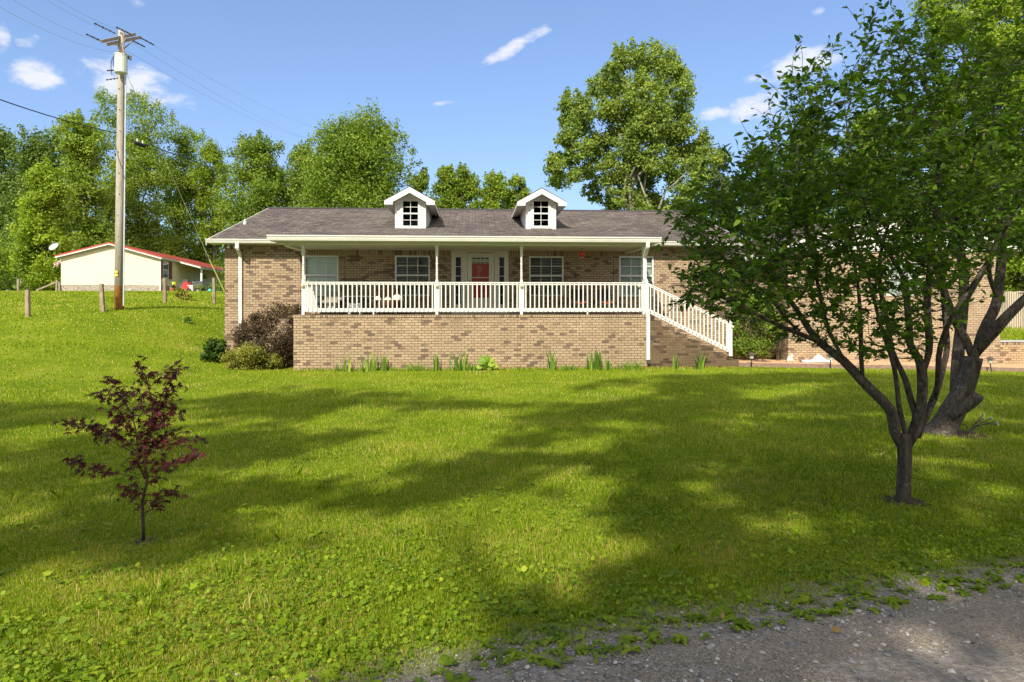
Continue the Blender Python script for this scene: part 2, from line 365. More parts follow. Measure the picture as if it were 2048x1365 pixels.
M['dead_leaf'] = foliage('fallen_leaves', g3((.25,.13,.05), (.42,.25,.07), (.55,.38,.10), (.6,.45,.2)), .2)
# ================================================================== GROUND
def struct(o): o['kind'] = 'structure'; return o
def axis(lo, hi, fine0, fine1, f, c):
    a = list(np.arange(fine0, fine1, f)); x = fine0; s = f; L = []
    while x > lo: s = min(c, s * 1.12); x -= s; L.append(x)
    x = a[-1]; s = f; H = []
    while x < hi: s = min(c, s * 1.12); x += s; H.append(x)
    return np.array(L[::-1] + a + H)
BARE = [(*G(288, 1083)[:2], .11), (*G(1808, 1003)[:2], .22), (*G(1893, 866)[:2], .6)]
def lawn_mat():
    m, t, p, o = newmat('lawn_soil_and_turf'); P_ = pos(t)
    a = noise(t, P_, .55, 5, .6); b = noise(t, P_, 9, 5, .7); c2 = noise(t, P_, 60, 3, .7)
    c = ramp(t, a, [(.30, (.11,.165,.004)), (.48, (.165,.225,.006)), (.62, (.22,.265,.014)), (.75, (.29,.27,.06))])
    c = mixc(t, 1.0, c, ramp(t, b, [(.3, (.55,.62,.55)), (.55, (1,1,1)), (.75, (1.35,1.25,1.2))]), 'MULTIPLY')
    c = mixc(t, 1.0, c, ramp(t, c2, [(.3, (.5,.55,.5)), (.6, (1.1,1.1,1.1))]), 'MULTIPLY')
    s = N(t, 'ShaderNodeSeparateXYZ'); t.links.new(P_, s.inputs[0])
    # bare gravelly verge alongside the drive
    d = mth(t, 'SUBTRACT', s.outputs[1], mth(t, 'ADD', mth(t, 'MULTIPLY', s.outputs[0], .343), 2.50))
    v = mth(t, 'ADD', d, mth(t, 'MULTIPLY', mth(t, 'SUBTRACT', noise(t, P_, 4, 5), .5), .7))
    f = ramp(t, v, [(.0, (1,1,1)), (.30, (0,0,0))])
    dirt = ramp(t, noise(t, P_, 30, 6, .75), [(.3, (.16,.13,.10)), (.5, (.27,.235,.19)), (.7, (.40,.37,.32))])
    c = mixc(t, f, c, dirt)
    soil = ramp(t, noise(t, P_, 22, 6, .75), [(.3, (.045,.032,.022)), (.55, (.10,.072,.048)), (.75, (.19,.15,.10))])
    for (bx_, by_, br_) in BARE:       # worn soil round the stems
        q = N(t, 'ShaderNodeVectorMath', operation='DISTANCE'); t.links.new(P_, q.inputs[0]); q.inputs[1].default_value = (bx_, by_, float(gz(bx_, by_)))
        e_ = mth(t, 'ADD', mth(t, 'DIVIDE', q.outputs['Value'], br_), mth(t, 'MULTIPLY', mth(t, 'SUBTRACT', noise(t, P_, 7, 5), .5), 1.3))
        c = mixc(t, ramp(t, e_, [(.75, (1,1,1)), (1.0, (0,0,0))]), c, soil)
    t.links.new(c, p.inputs['Base Color']); p.inputs['Roughness'].default_value = .95; p.inputs['Specular IOR Level'].default_value = .1
    bump(t, p, mth(t, 'ADD', b, mth(t, 'MULTIPLY', c2, .4)), .9, .04); return m
xs = axis(-260, 260, -14, 12, .35, 14); ys = axis(-60, 420, 1, 30, .35, 14)
XX, YY = np.meshgrid(xs, ys); ZZ = gz(XX, YY)
V = np.stack([XX.ravel(), YY.ravel(), ZZ.ravel()], 1); nx, ny = len(xs), len(ys)
i, j = np.meshgrid(np.arange(nx-1), np.arange(ny-1)); q = (j*nx+i).ravel()
struct(npmesh('ground', V, np.stack([q, q+1, q+1+nx, q+nx], 1), lawn_mat(), smooth=True))
def road_mat():
    m, t, p, o = newmat('gravel_drive'); P_ = pos(t)
    a = noise(t, P_, 1.1, 5, .6); b = noise(t, P_, 75, 6, .8)
    vo = N(t, 'ShaderNodeTexVoronoi'); vo.inputs['Scale'].default_value = 130; t.links.new(P_, vo.inputs['Vector'])
    c = ramp(t, a, [(.32, (.205,.172,.132)), (.5, (.275,.23,.17)), (.68, (.36,.29,.205))])
    c = mixc(t, 1.0, c, ramp(t, b, [(.3, (.5,.5,.5)), (.5, (1,1,1)), (.7, (1.5,1.48,1.45))]), 'MULTIPLY')
    c = mixc(t, .55, c, mixc(t, 1.0, c, ramp(t, vo.outputs['Color'], [(.2, (.45,.47,.5)), (.8, (1.7,1.65,1.6))]), 'MULTIPLY'))
    t.links.new(c, p.inputs['Base Color']); p.inputs['Roughness'].default_value = .9
    bump(t, p, mth(t, 'ADD', b, vo.outputs['Distance']), .9, .012); return m
# the drive runs diagonally past the camera; its edge is ragged
def edge_y(x): return 2.44 + .343 * x - .012 * np.clip(x, 0, 9) ** 2 * .4
ex = np.arange(-30, 30, .12); eyj = edge_y(ex) - .10 + .07 * np.sin(ex * 3.1) + .05 * np.sin(ex * 8.3 + 1) + rng.normal(0, .02, len(ex))
rows = [eyj - k for k in (0, .25, .8, 1.8, 3.6, 5.5)]
V = np.concatenate([np.stack([ex, r, gz(ex, r) + (.004 if k_ else .001)], 1) for k_, r in enumerate(rows)])
n = len(ex); F_ = np.array([[a*n+k, (a+1)*n+k, (a+1)*n+k+1, a*n+k+1] for a in range(len(rows)-1) for k in range(n-1)])
struct(npmesh('road', V, F_, road_mat(), smooth=True))

# ================================================================== THE BRICK HOUSE
Yw, Yf = 22.2, 19.9
wx = lambda u: float(W(u, 0, Yw)[0]); wz = lambda v, u=950: float(W(u, v, Yw)[2])
fx = lambda u: float(W(u, 0, Yf)[0]); fz = lambda v, u=950: float(W(u, v, Yf)[2])
xL, xR = wx(449), wx(1453); zF = fz(630, 700); xPL, xPR = fx(587), fx(1297)
house = empty('brick_house', (0, Yw, 0), 'long tan brick ranch house with a white railed porch and two dormers', 'house')
def wall_holes(name, mat, x0, x1, z0, z1, y, holes, th=.12, parent=house):
    X = sorted({x0, x1, *[h[0] for h in holes], *[h[1] for h in holes]}); Z = sorted({z0, z1, *[h[2] for h in holes], *[h[3] for h in holes]})
    b = MB()
    for i in range(len(X)-1):
        for j in range(len(Z)-1):
            cx, cz = (X[i]+X[i+1])/2, (Z[j]+Z[j+1])/2
            if any(h[0] < cx < h[1] and h[2] < cz < h[3] for h in holes): continue
            b.add([(X[i],y,Z[j]), (X[i+1],y,Z[j]), (X[i+1],y,Z[j+1]), (X[i],y,Z[j+1])], [[0,1,2,3]])
    for (a, c, d, e) in holes:
        b.add([(a,y,d),(a,y+th,d),(a,y+th,e),(a,y,e)], [[0,1,2,3]]); b.add([(c,y,d),(c,y+th,d),(c,y+th,e),(c,y,e)], [[3,2,1,0]])
        b.add([(a,y,e),(c,y,e),(c,y+th,e),(a,y+th,e)], [[3,2,1,0]]); b.add([(a,y,d),(c,y,d),(c,y+th,d),(a,y+th,d)], [[0,1,2,3]])
    return npmesh(name, b.v, b.f, mat, parent)
WIN = [(608,677,511.5,593,'pale'), (790,860,511.5,593,'open'), (1058,1127,513,593,'open'), (1238,1307,513,593.5,'grey')]
wr = [(wx(a), wx(b), wz(d, (a+b)/2), wz(c, (a+b)/2)) for a, b, c, d, _ in WIN]
dx0, dx1 = wx(903), wx(1017); dz1 = wz(500.5)
zT = 4.05; zS = wz(512)         # wall top, underside of the soldier course
holes = wr + [(dx0, dx1, zF, dz1)]
wall_holes('wall', M['brick'], xL, xR, -.6, zT, Yw, holes)
MB().box(xL, xL+.12, Yw+.002, 34, -.6, zT).build('side_wall', M['brick'], house)
MB().box(xR-.12, xR, Yw+.002, 34, -.6, zT).build('side_wall', M['brick'], house)
MB().box(xL, xR, 33.9, 34, -.6, zT).build('back_wall', M['brick'], house)
# soldier course over the porch wall, cut round the door unit
b = MB(); b.box(wx(601), dx0-.002, Yw-.006, Yw+.01, zS, 3.90); b.box(dx1+.002, wx(1318), Yw-.006, Yw+.01, zS, 3.90)
b.build('soldier_course', M['soldier'], house)
mj = simple('joint_dark', (.03,.025,.02), .9)
for u in (601.5, 690, 776, 1152, 1227): MB().box(wx(u)-.006, wx(u)+.006, Yw-.0035, Yw+.002, zF, zS).build('expansion_joint', mj, house)
MB().box(xL-.3, xR+.3, Yw+.1, Yw+.12, 2.0, 2.01).build  # (unused)
# floor inside so rooms stay dark
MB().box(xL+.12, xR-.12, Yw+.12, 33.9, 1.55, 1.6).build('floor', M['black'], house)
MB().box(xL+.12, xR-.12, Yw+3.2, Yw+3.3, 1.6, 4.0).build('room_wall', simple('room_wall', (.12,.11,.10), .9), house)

blind_mats = {'pale': simple('blind_pale', (.70,.74,.68), .6, .03, 4), 'open': simple('blind_open', (.60,.58,.46), .6, .05, 4), 'grey': simple('blind_grey', (.36,.40,.35), .6, .05, 4)}
def window(x0, x1, z0, z1, y, style, parent=house, cols=3, rows=2, fw=.055, lower=True):
    f = MB()
    f.box(x0, x1, y-.02, y+.06, z1-fw, z1); f.box(x0, x1, y-.03, y+.06, z0, z0+fw)
    f.box(x0, x0+fw, y-.018, y+.06, z0+fw, z1-fw); f.box(x1-fw, x1, y-.018, y+.06, z0+fw, z1-fw)
    zm = (z0+z1)/2 + .02
    f.box(x0+fw, x1-fw, y-.005, y+.055, zm-.03, zm+.03)
    w = f.build('window', M['white'], parent)
    m = MB(); ix0, ix1 = x0+fw, x1-fw
    for (a, c_) in ((z0+fw, zm-.03), (zm+.03, z1-fw)):
        for k in range(1, cols): xx = ix0 + (ix1-ix0)*k/cols; m.box(xx-.011, xx+.011, y+.012, y+.03, a, c_)
        for k in range(1, rows): zz = a + (c_-a)*k/rows; m.box(ix0, ix1, y+.010, y+.032, zz-.011, zz+.011)
    m.build('muntins', M['white'], w)
    g = MB(); g.add([(ix0,y+.04,z0+fw),(ix1,y+.04,z0+fw),(ix1,y+.04,z1-fw),(ix0,y+.04,z1-fw)], [[0,1,2,3]])
    npmesh('pane', g.v, g.f, M['glass'], w)
    if style in blind_mats:
        s = MB(); n = int((z1-z0)/.06); tilt = .016 if style == 'open' else .023
        for k in range(n):
            zz = z0 + fw + (z1-z0-2*fw)*(k+.5)/n
            if style == 'open': s.add([(ix0,y+.075,zz-.011),(ix1,y+.075,zz-.011),(ix1,y+.115,zz+.012),(ix0,y+.115,zz+.012)], [[0,1,2,3]])
            else: s.add([(ix0,y+.08,zz-.027),(ix1,y+.08,zz-.027),(ix1,y+.095,zz+.027),(ix0,y+.095,zz+.027)], [[0,1,2,3]])
        npmesh('blind', s.v, s.f, blind_mats[style], w)
    return w
for (x0, x1, z0, z1), s in zip(wr, [w[4] for w in WIN]): window(x0, x1, z0, z1, Yw-.0, s)

# --- entrance: storm door between two sidelights
U = lambda u: wx(u); Zd = lambda v: wz(v, 960)
f = MB(); yb = Yw - .03
f.box(dx0, dx1, yb, Yw+.06, Zd(505.5), dz1-.002)                          # head
for a, b_ in ((903, 911.5), (922, 934.3), (988.7, 998.8), (1008.3, 1017)):
    f.box(U(a), U(b_), yb+.004, Yw+.06, zF+.02, Zd(505.5)-.002)
for a, b_ in ((911.5, 922), (998.8, 1008.3)):
    f.box(U(a)+.002, U(b_)-.002, yb+.012, Yw+.06, Zd(515), Zd(505.5)-.004); f.box(U(a)+.002, U(b_)-.002, yb+.012, Yw+.06, zF+.02, Zd(609))
f.box(U(926), U(930), yb-.02, yb, zF+.02, dz1-.03); f.box(U(992), U(996), yb-.02, yb, zF+.02, dz1-.03); f.box(dx0, dx1, yb-.03, yb, dz1-.03, dz1)
f.box(dx0, dx1, yb-.06, Yw+.1, zF, zF+.02)
entry = f.build('door_surround', M['trim_cream'], house)
for a, b_ in ((911.5, 922), (998.8, 1008.3)):
    g = MB(); g.add([(U(a),Yw,Zd(609)),(U(b_),Yw,Zd(609)),(U(b_),Yw,Zd(515)),(U(a),Yw,Zd(515))], [[0,1,2,3]])
    sl_ = npmesh('sidelight', g.v, g.f, M['glass_dark'], entry)
    for k in range(1, 5): zz = Zd(515) + (Zd(609)-Zd(515))*k/5; MB().box(U(a)+.001, U(b_)-.001, Yw-.012, Yw-.002, zz-.01, zz+.01).build('glazing_bar', M['white'], entry)
d = MB(); X0, X1 = U(935), U(988)
gx0, gx1 = U(944), U(978); gz0, gz1 = Zd(596), Zd(515)
d.box(X0, gx0, yb+.006, Yw+.03, zF+.03, Zd(506.5)); d.box(gx1, X1, yb+.006, Yw+.03, zF+.03, Zd(506.5))
d.box(gx0+.001, gx1-.001, yb+.006, Yw+.03, gz1, Zd(506.5)); d.box(gx0+.001, gx1-.001, yb+.006, Yw+.03, zF+.03, gz0)
d.box(gx0+.001, gx1-.001, yb+.008, Yw+.0, Zd(556.5), Zd(554.8))
door = d.build('door', M['trim_cream'], house)
g = MB(); g.add([(gx0,Yw,gz0),(gx1,Yw,gz0),(gx1,Yw,gz1),(gx0,Yw,gz1)], [[0,1,2,3]]); npmesh('storm_glass', g.v, g.f, glass('storm_glass', (.95,.95,.95), 0.0, .04), door)
m_red = simple('red_door_paint', (.36,.026,.016), .4, .06, 4)
r = MB(); r.box(gx0-.02, gx1+.02, Yw+.045, Yw+.08, zF, Zd(527)); r.build('inner_door', m_red, door)
r = MB(); r.box(gx0-.02, gx1+.02, Yw+.045, Yw+.08, Zd(527)+.002, Zd(514))
r.build('transom_panel', simple('door_light_panel', (.45,.46,.36), .4, .05, 4), door)
r = MB(); r.box(gx0+.004, gx1-.004, Yw+.040, Yw+.0438, Zd(525.2), Zd(524.9))
for k in range(4):
    cx = gx0 + (gx1-gx0)*(k+.5)/4; MB().box(cx-.055, cx+.055, Yw+.038, Yw+.044, Zd(518.6), Zd(516)).build('transom_light', M['black'], door)
    r.box(cx-.055, cx+.055, Yw+.038, Yw+.044, Zd(525.8), Zd(524.6))
r.build('transom_shade', M['black'], door)
# wooden letter hung on the inner door
lt = MB(); cx, cz = U(958.5), Zd(541.5); yl = Yw+.034
def ring(cx, cz, ro, ri, a0, a1, n=18):
    for k in range(n):
        t0 = a0+(a1-a0)*k/n; t1 = a0+(a1-a0)*(k+1)/n
        lt.prism([(cx+ro*math.cos(t0), cz+ro*math.sin(t0)), (cx+ro*math.cos(t1), cz+ro*math.sin(t1)), (cx+ri*math.cos(t1), cz+ri*math.sin(t1)), (cx+ri*math.cos(t0), cz+ri*math.sin(t0))], 'y', yl, yl+.012)
lt.box(cx-.045, cx-.005, yl+.001, yl+.011, cz-.17, cz+.13); ring(cx-.0, cz+.055, .105, .06, -R(95), R(100)); ring(cx-.055, cz+.10, .05, .02, R(20), R(200)); ring(cx-.03, cz-.17, .07, .04, R(170), R(370))
lt.build('hanging_letter', simple('letter_wood', (.34,.20,.07), .6, .1, 20), door)
MB().tube([(U(938), yb-.02, Zd(562)), (U(938), yb-.05, Zd(562)), (U(938)+.09, yb-.055, Zd(562.5))], .011).build('door_handle', M['dark_metal'], door)

# --- porch base, floor, stair
b = MB(); b.box(xPL, xPR, Yf, Yf+.2, -.6, fz(635.2)); b.box(xPL, xPL+.2, Yf+.2, Yw-.002, -.6, fz(635.2))
b.build('porch_base', M['brick_base'], house)
b = MB(); b.box(xPL-.03, xPR+.01, Yf-.025, Yf+.22, fz(635.2)+.002, zF); b.box(xPL-.03, xPL+.2, Yf+.222, Yw-.004, fz(635.2)+.002, zF)
b.build('rowlock_cap', M['rowlock'], house)
MB().box(xPL+.2, xPR, Yf+.222, Yw-.004, zF-.12, zF-.004).build('porch_floor', M['brick_base'], house)
nst = 7; sx0 = xPR + .01; sx1 = fx(1478); run = (sx1 - sx0) / nst; rise = (zF - .25) / 7
prof = [(sx0, -.5), (sx1, -.5), (sx1, .25)]
for k in range(nst-1, -1, -1):
    zt = zF - rise * (k + 1) if k < nst else 0
    x_in = sx0 + run * k; prof += [(x_in + run, zt), (x_in, zt)] if k < nst-1 else [(x_in, zt)]
prof = [(sx0, -.5), (sx1+.0, -.5)]
for k in range(nst-1, -1, -1):
    zt = zF - rise * (k + 1); prof += [(sx0 + run*(k+1), zt), (sx0 + run*k, zt)]
prof += []
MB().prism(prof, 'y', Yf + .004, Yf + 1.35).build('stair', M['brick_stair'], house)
MB().prism([(sx0, zF-rise+.001), (sx0, -.5), (sx0-.002, -.5), (sx0-.002, zF)], 'y', Yf+.3, Yf+1.3)

# --- roof
eY, eZ, rY, rZ = 21.68, 4.17, 28.1, 6.18; rx0, rx1 = -8.85, 9.5; sl = (rZ-eZ)/(rY-eY)
rb = MB(); T_ = .07
rb.prism([(eY, eZ), (rY, rZ), (2*rY-eY, eZ), (2*rY-eY, eZ-T_), (rY, rZ-T_), (eY, eZ-T_)], 'x', rx0, rx1)
rb.build('roof', M['shingle'], house)
MB().prism([(rY-.16, rZ-.03), (rY, rZ+.03), (rY+.16, rZ-.03), (rY, rZ-.005)], 'x', rx0, rx1).build('ridge_cap', simple('ridge_cap', (.06,.055,.055), .9), house)
pY, pZ, px0, px1 = 19.52, 4.075, -6.13, 5.70
mz = lambda y: eZ + sl*(y-eY)
tA = 24.3; cz_ = mz(tA) + .006
pv = [(px0,pY,pZ), (px1,pY,pZ), (px1-2.1,tA,cz_), (px0+2.25,tA,cz_), (px0,eY+.02,eZ+.012), (px1,eY+.02,eZ+.012)]
npmesh('porch_roof', pv + [(x, y, z-.06) for x, y, z in pv], [[0,1,2,3], [0,3,4], [1,5,2], [7,6,9,8], [6,10,9], [7,8,11], [0,6,7,1], [0,4,10,6], [1,7,11,5]], M['shingle'], house)
def gutter(name, x0, x1, yf, ztop, h=.13):
    pr = [(yf+.11, ztop), (yf+.10, ztop-h*.12), (yf+.012, ztop-h*.12), (yf+.012, ztop), (yf-.012, ztop), (yf-.012, ztop-h*.22), (yf+.012, ztop-h*.32), (yf+.018, ztop-h*.55), (yf+.045, ztop-h), (yf+.11, ztop-h)]
    return MB().prism(pr, 'x', x0, x1).build(name, M['gutter'], house)
gutter('gutter', rx0-.02, px0+.12, 21.60, 4.19); gutter('gutter', px1-.05, rx1, 21.60, 4.19); gutter('gutter', px0-.06, px1+.04, 19.42, 4.10, .155)
b = MB()
b.box(rx0, px0, 21.71, 22.19, 4.045, 4.055); b.box(px1, rx1, 21.71, 22.19, 4.045, 4.055)
b.box(px0+.02, px1-.02, 19.53, 19.84, 3.93, 3.945); b.box(px0+.12, px1-.12, 20.0, Yw-.002, 3.885, 3.90)
b.box(px0+.001, px0+.119, 19.9, 22.1, 3.93, 3.945); b.box(px1-.119, px1-.001, 19.9, 22.1, 3.93, 3.945)
b.build('soffit', M['soffit'], house)
b = MB(); b.box(px0+.12, px1-.12, 19.845, 19.995, 3.86, 4.0); b.box(rx0+.01, px0, 21.69, 21.708, 4.05, 4.165); b.box(px1, rx1-.01, 21.69, 21.708, 4.05, 4.165)
b.box(px0-.01, px0+.015, 19.53, 21.66, 3.935, 4.10); b.box(px1-.015, px1+.01, 19.53, 21.66, 3.935, 4.10)
for s0, s1 in ((px0+.30, px0+.46), (px1-.46, px1-.30)): b.box(s0, s1, 20.0, Yw-.01, 3.80, 3.884)
b.build('porch_beam', M['trim_cream'], house)
for X in (rx0, rx1):        # rake boards and gable infill
    g = MB(); sgn = 1 if X > 0 else -1
    g.prism([(eY, eZ+.0), (rY, rZ+.0), (2*rY-eY, eZ), (2*rY-eY, eZ-.17), (rY, rZ-.17), (eY, eZ-.17)], 'x', X+.003*sgn, X+.03*sgn); g.build('rake_board', M['white'], house)
    g = MB(); xx = xL if X < 0 else xR
    g.prism([(Yw-.1, zT-.0), (rY, rZ-.1), (34, zT)], 'x', xx-.05, xx+.05); g.build('gable_infill', M['siding_white'], house)
# small vent flashing near the left end of the roof
MB().lathe((rx0+.28, 24.4, mz(24.4)-.02), [(.06,0), (.06,.10), (.035,.12), (.035,.2)]).build('roof_vent', M['white'], house)

# --- dormers
def dormer(u, seed):
    Yd = 23.0; c = W(u, 0, Yd)[0]; hw = .545; zb = 4.70; zw = 5.86; zr = 6.19; zs = zr - .475
    wu0, wu1, wz0, wz1 = c-.30, c+.30, float(W(u, 454, Yd)[2]), float(W(u, 401, Yd)[2])
    b = MB()
    pr = [(c-hw, zb-.1), (c+hw, zb-.1), (c+hw, zs+.10), (c, zr-.10), (c-hw, zs+.10)]
    # front with the window opening left free
    b.add([(c-hw,Yd,zb-.1),(c+hw,Yd,zb-.1),(c+hw,Yd,wz0),(c-hw,Yd,wz0)], [[0,1,2,3]])
    b.add([(c-hw,Yd,wz0),(wu0,Yd,wz0),(wu0,Yd,wz1),(c-hw,Yd,wz1)], [[0,1,2,3]]); b.add([(wu1,Yd,wz0),(c+hw,Yd,wz0),(c+hw,Yd,wz1),(wu1,Yd,wz1)], [[0,1,2,3]])
    b.add([(c-hw,Yd,wz1),(c+hw,Yd,wz1),(c+hw,Yd,zs+.12),(c,Yd,zr-.08),(c-hw,Yd,zs+.12)], [[0,1,2,3,4]])
    for s in (-1, 1): b.add([(c+s*hw,Yd,zb-.1),(c+s*hw,27.2,zb-.1),(c+s*hw,27.2,zs+.12),(c+s*hw,Yd,zs+.12)], [[0,1,2,3]])
    root = npmesh('dormer', b.v, b.f, M['siding_white'], house)
    t = MB()
    for s in (-1, 1): t.box(min(c+s*hw, c+s*(hw-.075)), max(c+s*hw, c+s*(hw-.075)), Yd-.02, Yd-.002, zb, zs+.1)
    t.box(c-hw+.076, c+hw-.076, Yd-.02, Yd-.002, zb, zb+.06)
    for s in (-1, 1): t.box(min(c+s*.30, c+s*.36), max(c+s*.30, c+s*.36), Yd-.028, Yd-.002, wz0-.02, wz1+.02)
    t.box(c-.36, c+.36, Yd-.03, Yd-.002, wz1+.021, wz1+.075); t.box(c-.38, c+.38, Yd-.05, Yd-.002, wz0-.065, wz0-.021)
    t.prism([(c-.06, wz1+.077), (c+.06, wz1+.077), (c, wz1+.12)], 'y', Yd-.03, Yd-.004)
    t.build('corner_trim', M['white'], root)
    f = MB(); fw = .035; zm = (wz0+wz1)/2
    for (a, c2, d, e) in ((wu0, wu1, wz1-fw, wz1), (wu0, wu1, wz0, wz0+fw), (wu0, wu0+fw, wz0+fw, wz1-fw), (wu1-fw, wu1, wz0+fw, wz1-fw), (wu0+fw, wu1-fw, zm-.025, zm+.025)): f.box(a, c2, Yd-.015, Yd+.05, d, e)
    for (z0, z1) in ((wz0+fw, zm-.025), (zm+.025, wz1-fw)):
        f.box(c-.009, c+.009, Yd+.0, Yd+.03, z0, z1); f.box(wu0+fw, wu1-fw, Yd+.002, Yd+.028, (z0+z1)/2-.009, (z0+z1)/2+.009)
    f.build('window', M['white'], root)
    npmesh('pane', [(wu0,Yd+.035,wz0),(wu1,Yd+.035,wz0),(wu1,Yd+.035,wz1),(wu0,Yd+.035,wz1)], [[0,1,2,3]], M['glass_dark'], root)
    # roof slabs
    ro = MB(); rh = .88; y0 = 22.68
    for s in (-1, 1):
        V = [(c, y0, zr), (c+s*rh, y0, zr-.49), (c+s*rh, 26.9, zr-.49), (c, 28.0, zr)]
        ro.add(V + [(x, y, z-.035) for x, y, z in V], [[0,1,2,3], [7,6,5,4], [0,4,5,1], [1,5,6,2], [2,6,7,3]])
    ro.build('dormer_roof', M['shingle'], root)
    tr = MB()
    for s in (-1, 1):
        tr.prism([(c, zr-.037), (c+s*rh, zr-.527), (c+s*rh, zr-.655), (c+s*(rh-.29), zr-.655), (c+s*(rh-.29), zr-.56), (c, zr-.235)], 'y', y0-.022, y0-.001)
        V = [(c+s*rh, y0, zr-.53), (c+s*(rh+.0), 26.6, zr-.53), (c+s*(rh), 26.6, zr-.645), (c+s*rh, y0, zr-.645)]
        tr.bar((c+s*(rh-.006), y0, zr-.59), (c+s*(rh-.006), 26.4, zr-.59), .012, .12)
        tr.add([(c+s*(rh-.012), y0, zr-.64), (c+s*(hw+.001), y0, zr-.56), (c+s*(hw+.001), 26.4, zr-.56), (c+s*(rh-.012), 26.4, zr-.64)], [[0,1,2,3]])
    tr.add([(c, y0, zr-.20), (c+hw, y0, zr-.20-.3), (c+hw, Yd, zr-.20-.3), (c, Yd, zr-.20)], [[0,1,2,3]]); tr.add([(c, y0, zr-.20), (c-hw, y0, zr-.20-.3), (c-hw, Yd, zr-.20-.3), (c, Yd, zr-.20)], [[0,1,2,3]])
    tr.build('fascia', M['white'], root)
dormer(821, 1); dormer(1082, 2)

# --- porch posts, railings
Yp = Yf + .10; zR = fz(564, 700) ; zRb = fz(624.6, 700); zBt = fz(617, 700)
ps = [fx(605), fx(873.4), fx(1043.3), fx(1289)]
def post_mesh(x):
    b = MB(); h = .0425
    b.box(x-h, x+h, Yp-h, Yp+h, zF+.001, zR+.06)
    zt = 3.86; z0 = zR+.06
    b.lathe((x, Yp, 0), [(.03, z0), (.042, z0+.02), (.028, z0+.05), (.034, z0+.09), (.038, z0+.2), (.030, z0+.28), (.042, z0+.30), (.030, z0+.33), (.031, z0+.5), (.028, zt-.62), (.042, zt-.58), (.028, zt-.54), (.030, zt-.40), (.044, zt-.30)], 12)
    b.box(x-h-.003, x+h+.003, Yp-h-.003, Yp+h+.003, zt-.3, zt-.09); b.lathe((x, Yp, 0), [(.045, zt-.09), (.065, zt-.04), (.065, zt-.001)], 12)
    return b
m_lightb = simple('light_housing', (.55,.50,.33), .4, .05, 20)
for i, x in enumerate(ps):
    p = post_mesh(x).build('porch_post', M['white'], house)
    cx = x if i < 3 else x - .17
    l = MB().lathe((cx, Yp-.095, fz(573)), [(.02,-.03), (.042,-.02), (.05,.01), (.05,.045), (.035,.055)], 10).build('post_light', m_lightb, p)
bw = .036
def baluster_mesh():
    b = MB(); b.box(-bw/2, bw/2, -.018, .018, 0, 1); me = b.build('baluster', M['white'], None); return me
def railing(x0, x1, label_n, along='x', y=Yp):
    """x0..x1 run; balusters hang on the front of the bottom rail"""
    b = MB()
    if along == 'x':
        b.box(x0, x1, y-.045, y+.045, zR-.028, zR); b.box(x0, x1, y-.02, y+.02, zR-.085, zR-.033)
        b.box(x0, x1, y-.018, y+.022, zRb, zBt); 
    else:
        b.box(x0-.045, x0+.045, y, x1, zR-.028, zR); b.box(x0-.02, x0+.02, y, x1, zR-.085, zR-.033); b.box(x0-.02, x0+.02, y, x1, zRb, zBt)
    return b.build('railing', M['white'], house)
proto = None
def baluster(rail, x, y, z0, z1):
    global proto
    if proto is None:
        b = MB(); b.box(-bw/2, bw/2, -.018, .018, 0, 1); o = b.build('baluster', M['white'], rail, world=False); proto = o
    else:
        o = proto.copy(); COL.objects.link(o); o.parent = rail
    off = Vector((0,0,0)); p = rail
    while p: off += p.location; p = p.parent
    o.location = Vector((x, y, z0)) - off; o.scale = (1, 1, z1-z0)
for a, b_, n in ((0, 1, 29), (1, 2, 18), (2, 3, 27)):
    r = railing(ps[a]+.043, ps[b_]-.043, '')
    xa, xb = ps[a], ps[b_]
    xs_ = [xa + (xb-xa)*(k+.98)/(n+.98) for k in range(n)]
    for x in xs_: baluster(r, x, Yp-.038, zRb+.02, zR-.034)
    if a in (0, 2):
        xm = fx(746) if a == 0 else fx(1176); MB().box(xm-.022, xm+.022, Yp-.018, Yp+.018, zF+.001, zRb-.001).build('rail_foot', M['white'], r)
    for s_, xx in ((1, xa+.045), (-1, xb-.045)):
        MB().box(min(xx, xx+s_*.04), max(xx, xx+s_*.04), Yp-.04, Yp-.019, zRb+.02, zR-.09).build('rail_bracket', M['white'], r)
r = railing(ps[0], Yw-.05, '', 'y', Yp+.05)
for k in range(13): baluster(r, ps[0]+.0, Yp+.16+k*.15, zRb+.02, zR-.034)
# stair handrail and newel
sp = float(fx(1296)); ex_ = float(fx(1459)); zt0, zt1 = fz(565.5, 1296), fz(645, 1459); zb0, zb1 = fz(622, 1297), fz(702, 1459)
b = MB()
b.bar((sp, Yp, zt0-.014), (ex_, Yp, zt1-.014), .085, .028); b.bar((sp, Yp, zt0-.062), (ex_, Yp, zt1-.062), .036, .05)
b.bar((sp, Yp, zb0+.02), (ex_, Yp, zb1+.02), .036, .125)
sr = b.build('stair_railing', M['white'], house)
n = 21
bolts = MB()
for k in range(n):
    t = (k+.75)/(n+.3); x = sp+(ex_-sp)*t; zb_ = zb0+(zb1-zb0)*t; zt_ = zt0+(zt1-zt0)*t
    baluster(sr, x, Yp-.038, zb_+.03, zt_-.04)
    bolts.tube([(x, Yp-.021, zb_-.012), (x, Yp-.028, zb_-.012)], .013, 8)
bolts.build('bolt_heads', M['dark_metal'], sr)
xn = float(fx(1463)); zn = fz(634, 1463)
nb = MB(); nb.box(xn-.05, xn+.05, Yp-.05, Yp+.05, fz(713, 1463), zn-.14); nb.lathe((xn, Yp, zn), [(.03,-.14), (.04,-.12), (.05,-.07), (.045,-.03), (.02,0)], 12)
nb.box(xn-.14, xn-.052, Yp-.02, Yp+.03, fz(704, 1459), zt1-.03)
nw = nb.build('newel_post', M['white'], house)
